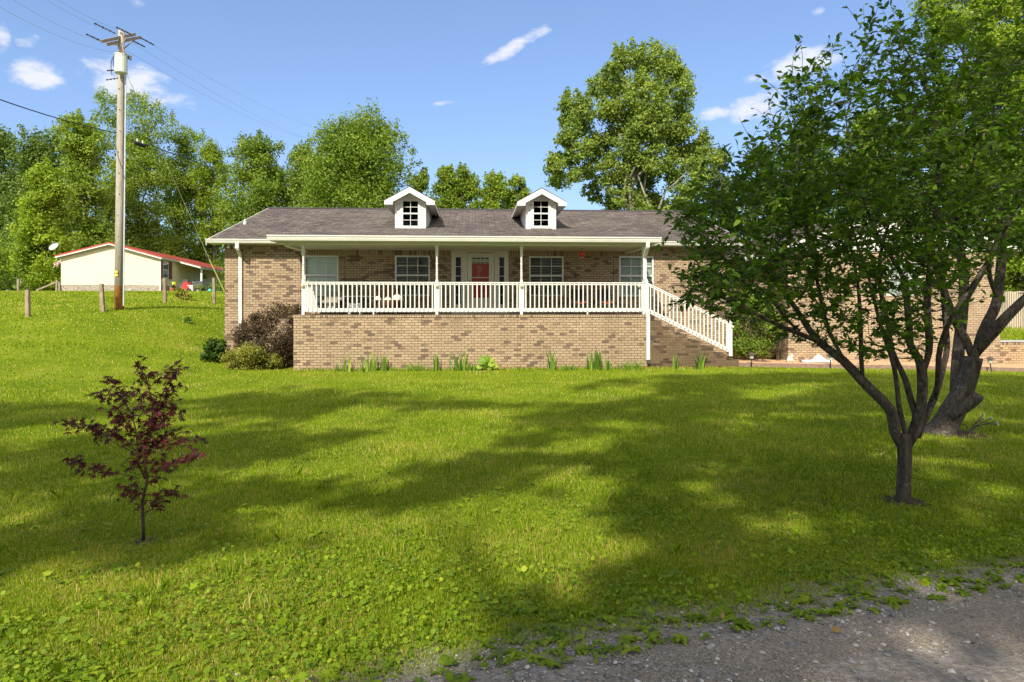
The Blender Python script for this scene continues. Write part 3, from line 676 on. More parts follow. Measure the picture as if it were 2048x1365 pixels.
MB().lathe((xn+.055, Yp-.055, fz(655, 1463)), [(.02,-.03), (.042,-.02), (.05,.01), (.05,.045), (.035,.055)], 10).build('post_light', m_lightb, nw)

# --- downspouts
def spout(name, pts, w=.105, d=.07):
    b = MB()
    for p, q in zip(pts[:-1], pts[1:]): b.bar(p, q, w, d, up=(0, 1, 0.001))
    return b.build(name, M['gutter'], house)
xa = wx(475); xb = wx(481.8)
xa = float(W(474.5, 0, 21.66)[0]); zk = float(W(474.5, 497, 21.66)[2])
spout('downspout', [(xa, 21.66, 4.07), (xa, 21.66, zk), (xb, Yw-.045, zk-.22), (xb, Yw-.045, .25)])
x1_, x2_, x3_ = fx(1294.5), fx(1289.3), fx(1295.3)
spout('downspout', [(float(W(1295, 0, 19.5)[0]), 19.48, 3.95), (float(W(1295, 0, 19.5)[0]), 19.48, 3.80), (x2_, Yp-.10, 3.52), (x2_, Yp-.10, fz(556)), (fx(1293), Yp-.13, fz(566)), (fx(1293), Yp-.13, fz(621)), (x3_, Yf-.05, fz(632)), (x3_, Yf-.05, fz(722))])
MB().bar((x3_, Yf-.05, fz(722)), (x3_+.01, Yf-.13, fz(730)), .10, .075, up=(0,1,0)).build('drain_boot', M['black'], house)

# ================================================================== WING, CONNECTOR, RETAINING WALL
Yg = 22.0
gX = lambda u: float(W(u, 0, Yg)[0]); gZ = lambda v, u: float(W(u, v, Yg)[2])
wing = empty('house_wing', (12, Yg, 0), 'brick wing with a white gable behind the orchard tree, right of the porch', 'house')
a0, a1 = gX(1576), gX(2000); am = (a0+a1)/2; zw = 3.99
wv = (gX(1772), gX(1842), gZ(592, 1800), gZ(523, 1800))
wall_holes('wall', M['brick_wing'], a0, a1, -.8, zw, Yg, [wv], parent=wing)
b = MB(); b.box(a0, a0+.12, Yg+.002, 32, -.8, zw); b.box(a1-.12, a1, Yg+.002, 32, -.8, zw); b.box(a0, a1, 32, 32.1, -.8, zw); b.box(a0-.0, a0+.22, Yg-.02, Yg-.001, -.6, zw)
b.build('side_wall', M['brick_wing'], wing)
window(wv[0], wv[1], wv[2], wv[3], Yg, 'grey', parent=wing)
ap = 5.55; ov = .42; ez = 4.10
g = MB(); g.add([(a0, Yg-.012, zw), (a1, Yg-.012, zw), (am, Yg-.012, ap-.1)], [[0,1,2]]); npmesh('gable', g.v, g.f, M['siding_white'], wing)
MB().box(a0, a1, Yg-.03, Yg-.013, zw-.06, zw+.05).build('gable_band', M['white'], wing)
rm = MB(); fa = MB()
for s in (-1, 1):
    ex = am + s*((a1-a0)/2+ov); V = [(am, Yg-.4, ap), (ex, Yg-.4, ez-.03), (ex, 32.3, ez-.03), (am, 32.3, ap)]
    rm.add(V + [(x, y, z-.05) for x, y, z in V], [[0,1,2,3],[7,6,5,4],[0,4,5,1],[1,5,6,2],[2,6,7,3]])
    fa.prism([(am, ap-.052), (ex, ez-.082), (ex, ez-.24), (am, ap-.22)], 'y', Yg-.42, Yg-.401)
    fa.box(min(ex-.01, ex+.01), max(ex-.01, ex+.01), Yg-.4, 32.2, ez-.24, ez-.085)
    fa.add([(am, Yg-.4, ap-.2), (ex, Yg-.4, ez-.2), (ex, Yg, ez-.2), (am, Yg, ap-.2)], [[0,1,2,3]])
rm.build('roof', M['shingle'], wing); fa.build('fascia', M['white'], wing)
b = MB(); b.box(xR+.002, a0-.002, 23.6, 23.7, -.6, 3.7); b.build('connector_wall', M['brick'], wing)
cr = MB(); cr.prism([(22.75, 3.78), (28, 5.2), (28, 5.12), (22.75, 3.70)], 'x', xR+.1, a0-.1); cr.build('connector_roof', M['shingle'], wing)
MB().box(xR+.1, a0-.1, 22.66, 22.75, 3.68, 3.80).build('gutter', M['gutter'], wing)
MB().box(xR+.1, a0-.1, 22.76, 23.6, 3.66, 3.675).build('soffit', M['soffit'], wing)
sx_ = float(W(1493, 0, 22.7)[0]); b = MB(); b.bar((sx_, 22.7, 3.68), (sx_, 22.7, 3.5), .1, .07, up=(0,1,0)); b.bar((sx_, 22.7, 3.5), (sx_-.25, 23.5, 3.3), .1, .07, up=(0,1,0)); b.bar((sx_-.25, 23.5, 3.3), (sx_-.25, 23.5, .2), .1, .07, up=(0,1,0))
b.build('downspout', M['gutter'], wing)

rt = empty('retaining_wall', (a1+.1, Yg, 0), 'low brick retaining wall with a grey cap right of the wing', 'wall')
zc = gZ(684.5, 2020)
MB().box(a1+.003, a1+14, Yg+.01, Yg+.25, -.9, zc-.1).build('brickwork', M['brick_retain'], rt)
MB().box(a1+.003, a1+14, Yg+.0, Yg+.26, zc-.099, zc-.001).build('rowlock', M['rowlock'], rt)
MB().box(a1+.003, a1+14, Yg-.03, Yg+.28, zc, zc+.055).build('cap', simple('concrete_cap', (.36,.36,.36), .8, .12, 6), rt)
xr_ = np.linspace(a1+.003, a1+40, 60); yr_ = np.linspace(Yg+.26, 45, 50); A, B = np.meshgrid(xr_, yr_)
Zr = zc - .02 + .27 * sst((B-Yg)/6.5) + .03*np.sin(A*1.3)*np.sin(B*.9)*sst((B-Yg-.5)/2)
V = np.stack([A.ravel(), B.ravel(), Zr.ravel()], 1); i, j = np.meshgrid(np.arange(59), np.arange(49)); q = (j*60+i).ravel()
struct(npmesh('raised_lawn', V, np.stack([q, q+1, q+61, q+60], 1), bpy.data.materials['lawn_soil_and_turf'], smooth=True))

# reddish stone-chip path in front of the wing with its dark edging
ch = simple('path_chips', (.50,.31,.17), .9, .28, 14, bmp=.8)
ed = simple('path_edging', (.17,.11,.075), .9, .3, 9, bmp=.8)
xs2 = np.arange(sx1+.02, 40, .5); fe = 20.62 + .05*np.sin(xs2*.8)
zp = gz(xs2, fe*0+20.6) + .115
back = np.where(xs2 < 10.2, 23.58, Yg-.002)
V = np.concatenate([np.stack([xs2, fe, zp], 1), np.stack([xs2, back, zp+.03], 1)]); n = len(xs2)
struct(npmesh('path', V, np.array([[k, k+1, n+k+1, n+k] for k in range(n-1)]), ch))
V = np.concatenate([np.stack([xs2, fe, zp-.30], 1), np.stack([xs2, fe-.003, zp+.012], 1), np.stack([xs2, fe+.05, zp+.012], 1)])
struct(npmesh('path_edging', V, np.array([[a*n+k, a*n+k+1, (a+1)*n+k+1, (a+1)*n+k] for a in (0, 1) for k in range(n-1)]), ed))

# wooden privacy fence beyond the retaining wall
fe_ = empty('privacy_fence', tuple(W(1990, 660, 28.6)), 'tall wooden board fence above the retaining wall at the right edge', 'fence')
p0 = W(1960, 583, 28.8); p1 = W(2200, 583, 26.2); nb_ = 50
dirv = (p1-p0)/nb_; b = MB()
for k in range(nb_):
    q0 = p0 + dirv*k; q1 = p0 + dirv*(k+.94); dz = random.uniform(-.015, .015)
    b.bar((q0[0]*.5+q1[0]*.5, q0[1]*.5+q1[1]*.5, .5), (q0[0]*.5+q1[0]*.5, q0[1]*.5+q1[1]*.5, 2.62+dz), float(np.linalg.norm(q1[:2]-q0[:2])), .02, up=(0,1,0))
b.build('boards', M['fence_wood'], fe_)
for k in range(0, nb_, 12):
    q0 = p0 + dirv*k; MB().box(q0[0]-.05, q0[0]+.05, q0[1]+.03, q0[1]+.13, .4, 2.6).build('post', M['wood_post'], fe_)
# ================================================================== VEGETATION
def leaf_cards(C, L, Wd, nrm, rg, fold=.0, hexa=False):
    """C (n,3) centres, L/Wd (n,) sizes, nrm (n,3) preferred normals"""
    n = len(C); nrm = nrm / (np.linalg.norm(nrm, axis=1, keepdims=True) + 1e-9)
    a = rg.normal(size=(n, 3)); a -= (a * nrm).sum(1, keepdims=True) * nrm; a /= np.linalg.norm(a, axis=1, keepdims=True) + 1e-9
    b = np.cross(nrm, a); L = np.asarray(L)[:, None]; Wd = np.asarray(Wd)[:, None]
    if not hexa:
        V = np.stack([C - a*L*.5, C + b*Wd*.5 - a*L*.08 + nrm*fold*Wd, C + a*L*.5, C - b*Wd*.5 - a*L*.08 + nrm*fold*Wd], 1)
        k = 4
    else:
        V = np.stack([C - a*L*.5, C + b*Wd*.42 - a*L*.28, C + b*Wd*.45 + a*L*.12, C + a*L*.5, C - b*Wd*.45 + a*L*.12, C - b*Wd*.42 - a*L*.28], 1); k = 6
    return V.reshape(-1, 3), (np.arange(n * k).reshape(n, k)), k
def crown_mesh(name, lobes, n, leaf, mat, parent, seed, sub=9, subr=.46, flat=.85, up=.35, tone=0.0, asp=.62, spikes=False):
    """lobes: (k,4) x,y,z,r -> irregular clumps of leaves, denser towards each lobe's outer shell"""
    rg = np.random.default_rng(seed); lobes = np.asarray(lobes, float)
    if sub >= 16: subr *= .72
    w = lobes[:, 3] ** 2; w /= w.sum(); cs = []; rr = []; lc = []
    for (x, y, z, r) in lobes:
        d = rg.normal(size=(sub, 3)); d /= np.linalg.norm(d, axis=1, keepdims=True); d[:, 2] *= flat
        cs.append(np.array([x, y, z]) + d * r * rg.uniform(.35, 1.08, (sub, 1))); rr.append(rg.uniform(.6, 1.25, sub) * r * subr)
        lc.append(np.repeat([[x, y, z]], sub, 0))
    if spikes:          # leafy leader shoots that break the outline
        for (x, y, z, r) in lobes[rg.uniform(size=len(lobes)) < .8]:
            for _ in range(2):
                ox, oy = rg.normal(0, .38, 2) * r; hz = rg.uniform(.55, .95)
                q = np.array([[x+ox*(1+.1*k), y+oy*(1+.1*k), z + r*(hz + .26*k)] for k in range(4)]); cs.append(q); rr.append(r*np.array([.34,.27,.20,.13])); lc.append(q - [0,0,r*.5])
    cs = np.concatenate(cs); rr = np.concatenate(rr); lc = np.concatenate(lc)
    pw = rr ** 2; pw /= pw.sum(); idx = rg.choice(len(cs), n, p=pw)
    d = rg.normal(size=(n, 3)); d /= np.linalg.norm(d, axis=1, keepdims=True)
    loose = np.where(rg.uniform(size=n) < .35, 2.2, 1.3)
    C = cs[idx] + d * (rr[idx] * loose * rg.uniform(.1, 1.0, n) ** .5)[:, None] * np.array([1, 1, .75])
    nr = d * .7 + (C - lc[idx]) / (np.abs(C - lc[idx]).max() + .1) * .3 + rg.normal(size=(n, 3)) * .75; nr[:, 2] += up
    S = leaf * rg.uniform(.7, 1.35, n)
    V, Fc, k = leaf_cards(C, S, S * asp, nr, rg)
    tv = np.clip(rg.normal(.42 + tone, .16, n) + rg.normal(0, .09, len(cs))[idx], 0, 1)
    return npmesh(name, V, Fc, mat, parent, attr=np.repeat(tv, k))
def limb(p, q, r0, r1, b, rg, n=5, wob=.06, k=6):
    p = np.array(p, float); q = np.array(q, float); ln = np.linalg.norm(q - p)
    pts = [p + (q - p) * t + rg.normal(0, wob * ln, 3) * math.sin(math.pi * t) + np.array([0, 0, ln * .08 * math.sin(math.pi * t)]) for t in np.linspace(0, 1, n)]
    b.tube(pts, [r0 + (r1 - r0) * t for t in np.linspace(0, 1, n)], k)
    return pts
GRPW = 'trees of the woodland behind the houses'
def tree(label, u, d, hw, vtop, vbot, mat, n=20000, leaf=.34, seed=1, tops=(), bark='bark_far', prof=((0,.55),(.25,.95),(.55,1),(.8,.7),(1,.25)), nl=46, lr=.34, sub=10, sx=1.0, body=True, name='tree', trunkr=None, group=GRPW, tone=0, asp=.62, lean=0):
    rg = np.random.default_rng(seed); px = d / F; base = D(u, 600, d); base[2] = float(gz(base[0], base[1])) - .1
    Rw = hw * px; zt = EYE + (HZ - vtop) * px; zb = max(EYE + (HZ - vbot) * px, base[2] + .3); H = zt - zb
    L = []
    if body:
        for k in range(nl):
            t = (k + .5) / nl * .96 + rg.uniform(-.02, .02); pr = np.interp(t, [q[0] for q in prof], [q[1] for q in prof])
            th = rg.uniform(0, 2*math.pi); rad = Rw * pr * rg.uniform(.25, .82) * .92; r = Rw * lr * rg.uniform(.75, 1.3) * (.75 + .25*pr)
            L.append((base[0] + lean*t + math.cos(th)*rad, base[1] + math.sin(th)*rad*.9, min(zb + H*t, zt - r*.8), r))
    for (uu, vv, rr) in tops:
        q = D(uu, vv, d + rg.uniform(-.5, .5) * Rw * .8); L.append((q[0], q[1], q[2], rr * px))
    root = empty(name, tuple(base), label, 'tree', group)
    b = MB(); tr = trunkr or (.011 * (zt - base[2]) + .04); top = np.array([base[0] + lean*.7, base[1], zt - H*.18])
    pts = limb(base, top, tr, tr * .18, b, rg, 9, .015, 8)
    Ls = sorted(L, key=lambda q: -q[3])[:22]
    for (x, y, z, r) in Ls:
        hz = base[2] + (z - base[2]) * rg.uniform(.45, .72); t = np.clip((hz - base[2]) / (top[2] - base[2]), .12, .95)
        p = pts[int(t * 8)]; limb(p, (x, y, z), tr * (1 - t) * .55 + .03, .025, b, rg, 5, .07, 5)
    b.build('trunk', M[bark], root, smooth=True)
    crown_mesh('crown', L, int(n*1.7), leaf*.74, M[mat], root, seed + 50, sub=sub, tone=tone, asp=asp, spikes=True)
    return root
def crop(x0, y0, s, pts): return [(x0 + a / s, y0 + b / s, r / s) for a, b, r in pts]
# left woodland, from the left edge towards the dormers
tree('dark tree at the far left edge of the photo', -10, 76, 85, 262, 600, 'leaf_dark', 16000, .40, 11, nl=30)
tree('tree with a jagged dark crown between the left edge and the utility pole', 78, 72, 80, 275, 600, 'leaf_dark', 20000, .38, 12, tops=[(85,285,16),(110,278,14),(45,300,20),(130,300,18)], tone=.08)
tree('bright lime green young tree left of the cream house', 92, 60.5, 66, 330, 600, 'leaf_lime', 22000, .30, 13, prof=((0,.9),(.3,1),(.6,.75),(1,.2)), tone=-.02)
tree('mid green tree left of the utility pole with a knobbly two-part top', 165, 70, 62, 240, 600, 'leaf_mid', 22000, .34, 14, tops=crop(0,160,3.2,[(440,250,50),(425,310,55),(520,310,55),(570,370,60),(480,400,80),(620,420,75)]), tone=.12)
tree('tallest tree of the left wood, rising behind the utility pole', 276, 81, 88, 262, 600, 'leaf_mid', 34000, .32, 15, tops=crop(0,160,3.2,[(650,95,36),(625,130,26),(690,150,50),(640,240,42),(700,240,60),(740,140,36),(865,110,44),(830,140,40),(930,150,46),(940,200,60),(1020,190,42),(1045,250,50),(1100,250,38),(1095,310,46),(860,220,80),(960,290,80),(760,290,80),(1020,360,80),(860,380,100),(720,400,80)]), tone=.1)
tree('tree between the tallest left tree and the yellowish one, right of the pole', 362, 88, 58, 262, 600, 'leaf_mid', 18000, .34, 16, tops=[(350,275,16),(375,268,15),(395,280,16),(415,300,18)], tone=.05)
tree('yellowish green tree whose crown meets the left end of the brick roof', 425, 86, 52, 288, 600, 'leaf_lime', 18000, .31, 17, prof=((0,.8),(.4,1),(.75,.8),(1,.3)), tone=-.10)
tree('bushy mid green tree above the left slope of the brick roof', 515, 67, 78, 282, 600, 'leaf_mid', 24000, .33, 18, tops=[(490,290,16),(525,286,18),(555,300,18),(470,310,18)], tone=.0)
tree('leafy tree half hidden behind the broad tree left of the left dormer', 615, 68, 60, 292, 590, 'leaf_syc', 16000, .33, 19, tone=-.02)
tree('broad round tree rising just left of the left dormer', 712, 58, 112, 244, 560, 'leaf_mid', 50000, .29, 20, prof=((0,.75),(.3,1),(.7,.95),(.9,.7),(1,.45)), tops=[(690,300,26),(740,310,28),(710,340,30),(770,330,26),(660,330,26),(800,360,24),(750,370,30),(690,380,30)]+crop(560,200,3.657,[(280,250,26),(345,215,36),(390,200,30),(450,170,38),(520,210,40),(590,180,36),(650,175,36),(715,190,40),(775,200,38),(840,240,42),(890,290,44),(930,340,42),(965,400,42),(985,460,36),(960,530,50),(900,600,50),(240,300,40),(330,290,50),(200,340,44),(110,380,36),(600,260,60),(760,290,60)]), tone=.02, nl=80)
tree('small dark tree peeping out above the left dormer roof', 842, 66, 30, 345, 560, 'leaf_mid', 12000, .30, 21, nl=34, tone=-.02)
tree('narrow upright tree just right of the left dormer', 896, 66, 32, 333, 540, 'leaf_mid', 15000, .29, 22, tops=[(893,345,12),(885,352,12),(900,362,16),(884,375,16)], nl=40, prof=((0,.9),(.5,1),(.8,.7),(1,.3)), tone=.1)
tree('upright tree midway between the two dormers', 926, 67, 34, 336, 540, 'leaf_mid', 15000, .29, 23, nl=40, tops=[(925,345,12),(945,362,14),(915,372,16),(940,388,18)], prof=((0,.9),(.5,1),(.8,.7),(1,.3)), tone=.12)
tree('thin-topped tree left of the right dormer', 990, 66, 38, 350, 540, 'leaf_mid', 15000, .28, 24, nl=40, tops=[(1000,355,8),(985,362,10),(1005,378,16),(975,385,16)], tone=.12)
tree('rounded tree nearly touching the left side of the right dormer', 1034, 68, 34, 352, 540, 'leaf_mid', 15000, .29, 25, nl=36, tone=.12)
syc = crop(1060, 80, 3.9, [(330,940,75),(300,860,60),(350,1080,55),(500,1150,55),(530,1240,45),(480,800,85),(370,590,85),(330,700,70),(260,930,60),(1330,1080,70),(1120,1090,70),(1150,1280,70),(600,300,70),(1120,240,70),(860,120,50),(700,130,50),(920,150,45),(1090,170,50),(770,160,95),(1000,140,95),(620,220,70),(880,240,80),(1190,320,75),(540,360,85),(690,390,105),(850,420,115),(1020,380,110),(1180,400,75),(300,520,80),(440,540,85),(620,560,110),(800,600,120),(980,580,120),(1170,540,90),(270,650,60),(400,690,80),(640,740,110),(850,760,125),(1050,750,120),(1210,690,90),(240,800,45),(290,760,50),(400,870,70),(560,880,105),(760,900,115),(980,900,120),(1180,850,115),(1350,850,90),(200,1000,80),(230,1100,70),(430,1000,75),(560,1040,80),(430,1190,35),(480,1230,35),(700,1060,100),(900,1080,105),(1100,1010,90),(1270,980,95),(1390,930,80),(720,1210,95),(930,1220,100),(1190,1190,70),(1290,1150,70),(650,1330,90),(850,1350,105),(1000,1340,80),(1230,1300,80)])
tree('tall spreading sycamore behind the right part of the brick roof, standing clear of the wood', 1268, 42, 150, 104, 470, 'leaf_syc', 50000, .24, 26, tops=[(u_, v_, r_*1.12) for u_, v_, r_ in syc], body=False, bark='bark_pale', trunkr=.30, sub=18, group=None, tone=.04)
tree('pale dusty green tree at the right foot of the tall sycamore', 1440, 52, 44, 308, 560, 'leaf_pale', 12000, .24, 27, nl=22, group=None)
tree('pale tree showing at the left edge of the orchard tree crown', 1522, 50, 42, 290, 560, 'leaf_pale', 10000, .24, 28, nl=20, tone=-.1)
tree('dark tree behind the wing roof, left of its gable peak', 1610, 47, 70, 262, 560, 'leaf_mid', 14000, .28, 29, nl=24)
tree('tree behind the wing, right of its gable peak', 1755, 45, 90, 215, 560, 'leaf_mid', 20000, .28, 30, nl=30, tone=.08)
tree('very tall sunlit yellow green tree in the top right corner', 1985, 33, 165, -170, 420, 'leaf_lime', 60000, .19, 31, prof=((0,.6),(.3,.95),(.6,1),(.85,.8),(1,.4)), nl=60, lr=.2, sub=11, group=None, tone=-.06)
tree('bright green tree hanging over the board fence at the right edge', 2035, 31.5, 75, 440, 610, 'leaf_lime', 16000, .17, 32, prof=((0,.5),(.3,1),(1,.7)), nl=24, group=None, tone=-.18)
# the wood behind them, one far mass
rg = np.random.default_rng(5); Lb = []
for u in np.arange(-260, 1120, 34):
    dd = rg.uniform(96, 106); vt = np.interp(u, [-260, 0, 150, 350, 600, 700, 800, 900, 1120], [300, 310, 320, 330, 340, 345, 372, 392, 402]) + rg.uniform(-10, 12)
    for v in np.arange(vt, 600, 34): q = D(u + rg.uniform(-14, 14), v + 12, dd); Lb.append((q[0], q[1], q[2], 24 * dd / F))
for u in np.arange(1180, 2500, 40):
    dd = rg.uniform(60, 68); vt = np.interp(u, [1180, 1400, 1500, 1700, 2500], [430, 400, 370, 330, 260]) + rg.uniform(-12, 12)
    for v in np.arange(vt, 600, 40): q = D(u + rg.uniform(-14, 14), v + 12, dd); Lb.append((q[0], q[1], q[2], 28 * dd / F))
w_ = crown_mesh('woodland', Lb, 70000, .55, M['leaf_dark'], None, 77, sub=6, tone=.0)
tag(w_, 'far wood closing the gaps between the nearer trees', 'woodland', kind='stuff')
# low undergrowth round the cream house
Lb = []
for u in np.arange(-120, 470, 15):
    dd = rg.uniform(88, 92) if u > 270 else rg.uniform(66, 70) if u > 90 else rg.uniform(58, 64)
    for v in np.arange(rg.uniform(480, 520), 590, 24): q = D(u + rg.uniform(-8, 8), v, dd); Lb.append((q[0], q[1], q[2], 15 * dd / F))
tag(crown_mesh('undergrowth', Lb, 26000, .26, M['leaf_mid'], None, 78, sub=7, tone=-.02), 'undergrowth at the edge of the wood behind the cream house', 'undergrowth', kind='stuff')

# trees behind the camera: tall crowns with gaps, whose shade lies across the lawn
def lp(*pts): return np.array([G(u, v)[:2] for u, v in pts])
def inpoly(P_, poly):
    x, y = P_[:, 0], P_[:, 1]; ins = np.zeros(len(P_), bool); j = len(poly) - 1
    for i in range(len(poly)):
        xi, yi = poly[i]; xj, yj = poly[j]
        c = ((yi > y) != (yj > y)) & (x < (xj - xi) * (y - yi) / (yj - yi + 1e-12) + xi); ins ^= c; j = i
    return ins
lit = [lp((-400,1500),(-400,1190),(0,1165),(300,1092),(560,1062),(760,1040),(850,1000),(1080,978),(1250,975),(1230,1010),(1350,1035),(1345,1062),(1210,1085),(1150,1150),(980,1205),(800,1235),(650,1300),(560,1365),(500,1500)),
       lp((600,952),(560,930),(640,905),(700,882),(860,868),(990,868),(975,895),(880,915),(760,945),(660,955)),
       lp((610,868),(590,845),(700,812),(800,812),(790,835),(700,862)), lp((770,862),(800,838),(1000,838),(1060,850),(960,866)),
       lp((1395,950),(1390,920),(1440,918),(1470,935),(1440,955)), lp((1080,905),(1100,880),(1200,872),(1280,880),(1200,905)),
       lp((1080,800),(1180,775),(1330,768),(1300,790),(1200,812)), lp((860,820),(1000,815),(1060,830),(900,838)),
       lp((1460,790),(1560,770),(1700,765),(1640,785),(1560,800)), lp((0,880),(60,850),(180,838),(400,832),(420,850),(200,862),(60,900)),
       lp((1620,1075),(1650,1060),(1720,1068),(1700,1090)), lp((1120,950),(1180,930),(1260,940),(1200,962))]
edge = np.array([[-30, 14.2], *[G(u, v)[:2] for u, v in ((0,805),(200,806),(400,800),(520,778),(640,768),(760,780),(860,792),(1000,806),(1090,800),(1140,780),(1200,762),(1300,752),(1500,748),(1700,745),(2048,744))], [30, 18.2]])
rg = np.random.default_rng(91)
def crowns_behind():
    n = 128000
    # clump targets on the ground inside the shade
    cl = 4200; gx = rg.uniform(-22, 24, cl*3); gy = rg.uniform(-4, 18.5, cl*3); P_ = np.stack([gx, gy], 1)
    keep = (gx > 0.5) | (rg.uniform(size=len(gx)) < .62)
    keep &= gy < np.interp(gx, edge[:, 0], edge[:, 1]) - .25
    for pl in lit: keep &= ~inpoly(P_, pl)
    P_ = P_[keep][:cl]
    yt = rg.uniform(-19, -9, len(P_)); t = (P_[:, 1] - yt); s = np.array([SUN.x, SUN.y, SUN.z]) / -SUN.y
    C = np.stack([P_[:, 0] + s[0]*t, yt, s[2]*t + .1], 1)
    rr = rg.uniform(.35, .8, len(P_)); pr = rr**2 / (rr**2).sum(); idx = rg.choice(len(P_), n, p=pr)
    Q = C[idx] + rg.normal(size=(n, 3)) * (rr[idx] * .45)[:, None]
    # prune leaves whose shadow would fall well inside a lit patch
    tt = Q[:, 2] / s[2]; Gd = np.stack([Q[:, 0] - s[0]*tt, Q[:, 1] + tt], 1)
    k = Gd[:, 1] < np.interp(Gd[:, 0], edge[:, 0], edge[:, 1]) + rg.normal(0, .18, n)
    jit = Gd + rg.normal(0, .16, Gd.shape)
    # sun reaches the upper crown of the orchard trees through a gap
    tc_ = Gd[:, 1] - 5.3; xc, zc2 = Gd[:, 0] - .34*tc_, .86*tc_
    k &= ~((zc2 > 2.3) & (zc2 < 5.2) & (xc > 2.2) & (xc < 6.0) & (rg.uniform(size=n) < .62))
    hx, hy, hr = rg.uniform(-10, 12, 150), rg.uniform(5, 17, 150), rg.uniform(.12, .42, 150)
    for a_, b_2, c_ in zip(hx, hy, hr): k &= ~((((Gd[:, 0]-a_)/1.7)**2 + (Gd[:, 1]-b_2)**2 < c_*c_) & (rg.uniform(size=n) < .8))
    for pl in lit: k &= ~(inpoly(Gd, pl) & inpoly(jit, pl) & (rg.uniform(size=n) < .97))
    return Q[k]
Q = crowns_behind()
tx = np.array([-26., -19, -12, -5, 2, 9, 16]); ow = np.abs(Q[:, 0][:, None] + rg.normal(0, .8, (len(Q), 1)) - tx[None]).argmin(1)
side = ['far to the left', 'left of the road', 'left of the camera', 'a little left of the camera', 'right behind the camera', 'right of the camera', 'far to the right']
for k, X in enumerate(tx):
    q = Q[ow == k]
    if len(q) < 50: continue
    base = (X, -14.5, float(gz(X, -14.5)) - .1)
    r = empty('tree', base, 'tall roadside tree standing behind the camera, %s' % side[k], 'tree', 'tall roadside trees behind the camera')
    b = MB(); tp = limb(base, (X, -14.5, 12), .26, .05, b, rg, 8, .01, 8)
    for p in q[rg.choice(len(q), 16)]:
        i = int(np.clip((p[2]*.6) / 14 * 7, 1, 6)); limb(tp[i], p, .06, .015, b, rg, 5, .06, 5)
    b.build('trunk', M['bark_far'], r, smooth=True)
    S = .30 * rg.uniform(.7, 1.3, len(q)); V, Fc, kk = leaf_cards(q, S, S*.7, rg.normal(size=q.shape) + np.array([SUN.x, SUN.y, SUN.z])*.9, rg)
    npmesh('crown', V, Fc, M['leaf_mid'], r, attr=np.repeat(np.clip(rg.normal(.45, .15, len(q)), 0, 1), kk))
# ================================================================== THE TWO ORCHARD TREES (foreground right)
def leaves_from(P_, Dv, L, rg, mat, name, parent, asp=.45, up=.8, tone=0):
    """individual pointed leaves: P_ positions, Dv growth directions"""
    n = len(P_); nr = rg.normal(size=(n, 3)) * .55; nr[:, 2] += up
    nr /= np.linalg.norm(nr, axis=1, keepdims=True)
    a = Dv + rg.normal(size=(n, 3)) * .25; a -= (a * nr).sum(1, keepdims=True) * nr; a /= np.linalg.norm(a, axis=1, keepdims=True) + 1e-9
    b = np.cross(nr, a); S = (L * rg.uniform(.65, 1.25, n))[:, None]; Wd = S * asp
    mid = P_ + a*S*.5 - nr*S*.07
    V = np.stack([P_, P_ + a*S*.34 + b*Wd*.5 + nr*S*.06, P_ + a*S*.72 + b*Wd*.34, P_ + a*S - nr*S*.12, P_ + a*S*.72 - b*Wd*.34, P_ + a*S*.34 - b*Wd*.5 + nr*S*.06, mid], 1).reshape(-1, 3)
    k = np.arange(n)[:, None] * 7
    Fc = np.concatenate([k + np.array([[0, 1, 2, 6]]), k + np.array([[6, 2, 3, 3]])[:, :4], k + np.array([[0, 6, 4, 5]])], 0)
    Fq = np.concatenate([k + np.array([[0, 1, 2, 6]]), k + np.array([[6, 2, 3, 4]]), k + np.array([[0, 6, 4, 5]])], 0)
    v = np.repeat(np.clip(rg.normal(.42 + tone, .2, n), 0, 1), 7)
    return npmesh(name, V, Fq, mat, parent, attr=v)
def fluted(b, S, rr, rg, n=18):
    """limb with ridges and hollows running along it, as old bark has"""
    V = []; Fc = []; a = None; ph = rg.uniform(0, 6.28, 4); m = len(S)
    for i in range(m):
        d = Vector(S[min(i+1, m-1)] - S[max(i-1, 0)]).normalized()
        a = d.cross(Vector((.3, 1, .2))).normalized() if a is None else (a - d*a.dot(d)).normalized(); c = d.cross(a)
        for k in range(n):
            th = 2*math.pi*k/n; r = rr[i]*(1 + .10*math.sin(3*th + ph[0] + i*.10) + .06*math.sin(5*th + ph[1] - i*.16) + .035*math.sin(9*th + ph[2] + i*.3) + rg.normal(0, .012))
            V.append(Vector(S[i]) + (a*math.cos(th) + c*math.sin(th))*r)
    for i in range(m-1):
        for k in range(n): Fc.append([i*n+k, i*n+(k+1)%n, (i+1)*n+(k+1)%n, (i+1)*n+k])
    Fc.append(list(range(n))[::-1]); Fc.append([(m-1)*n+k for k in range(n)]); b.add(V, Fc)
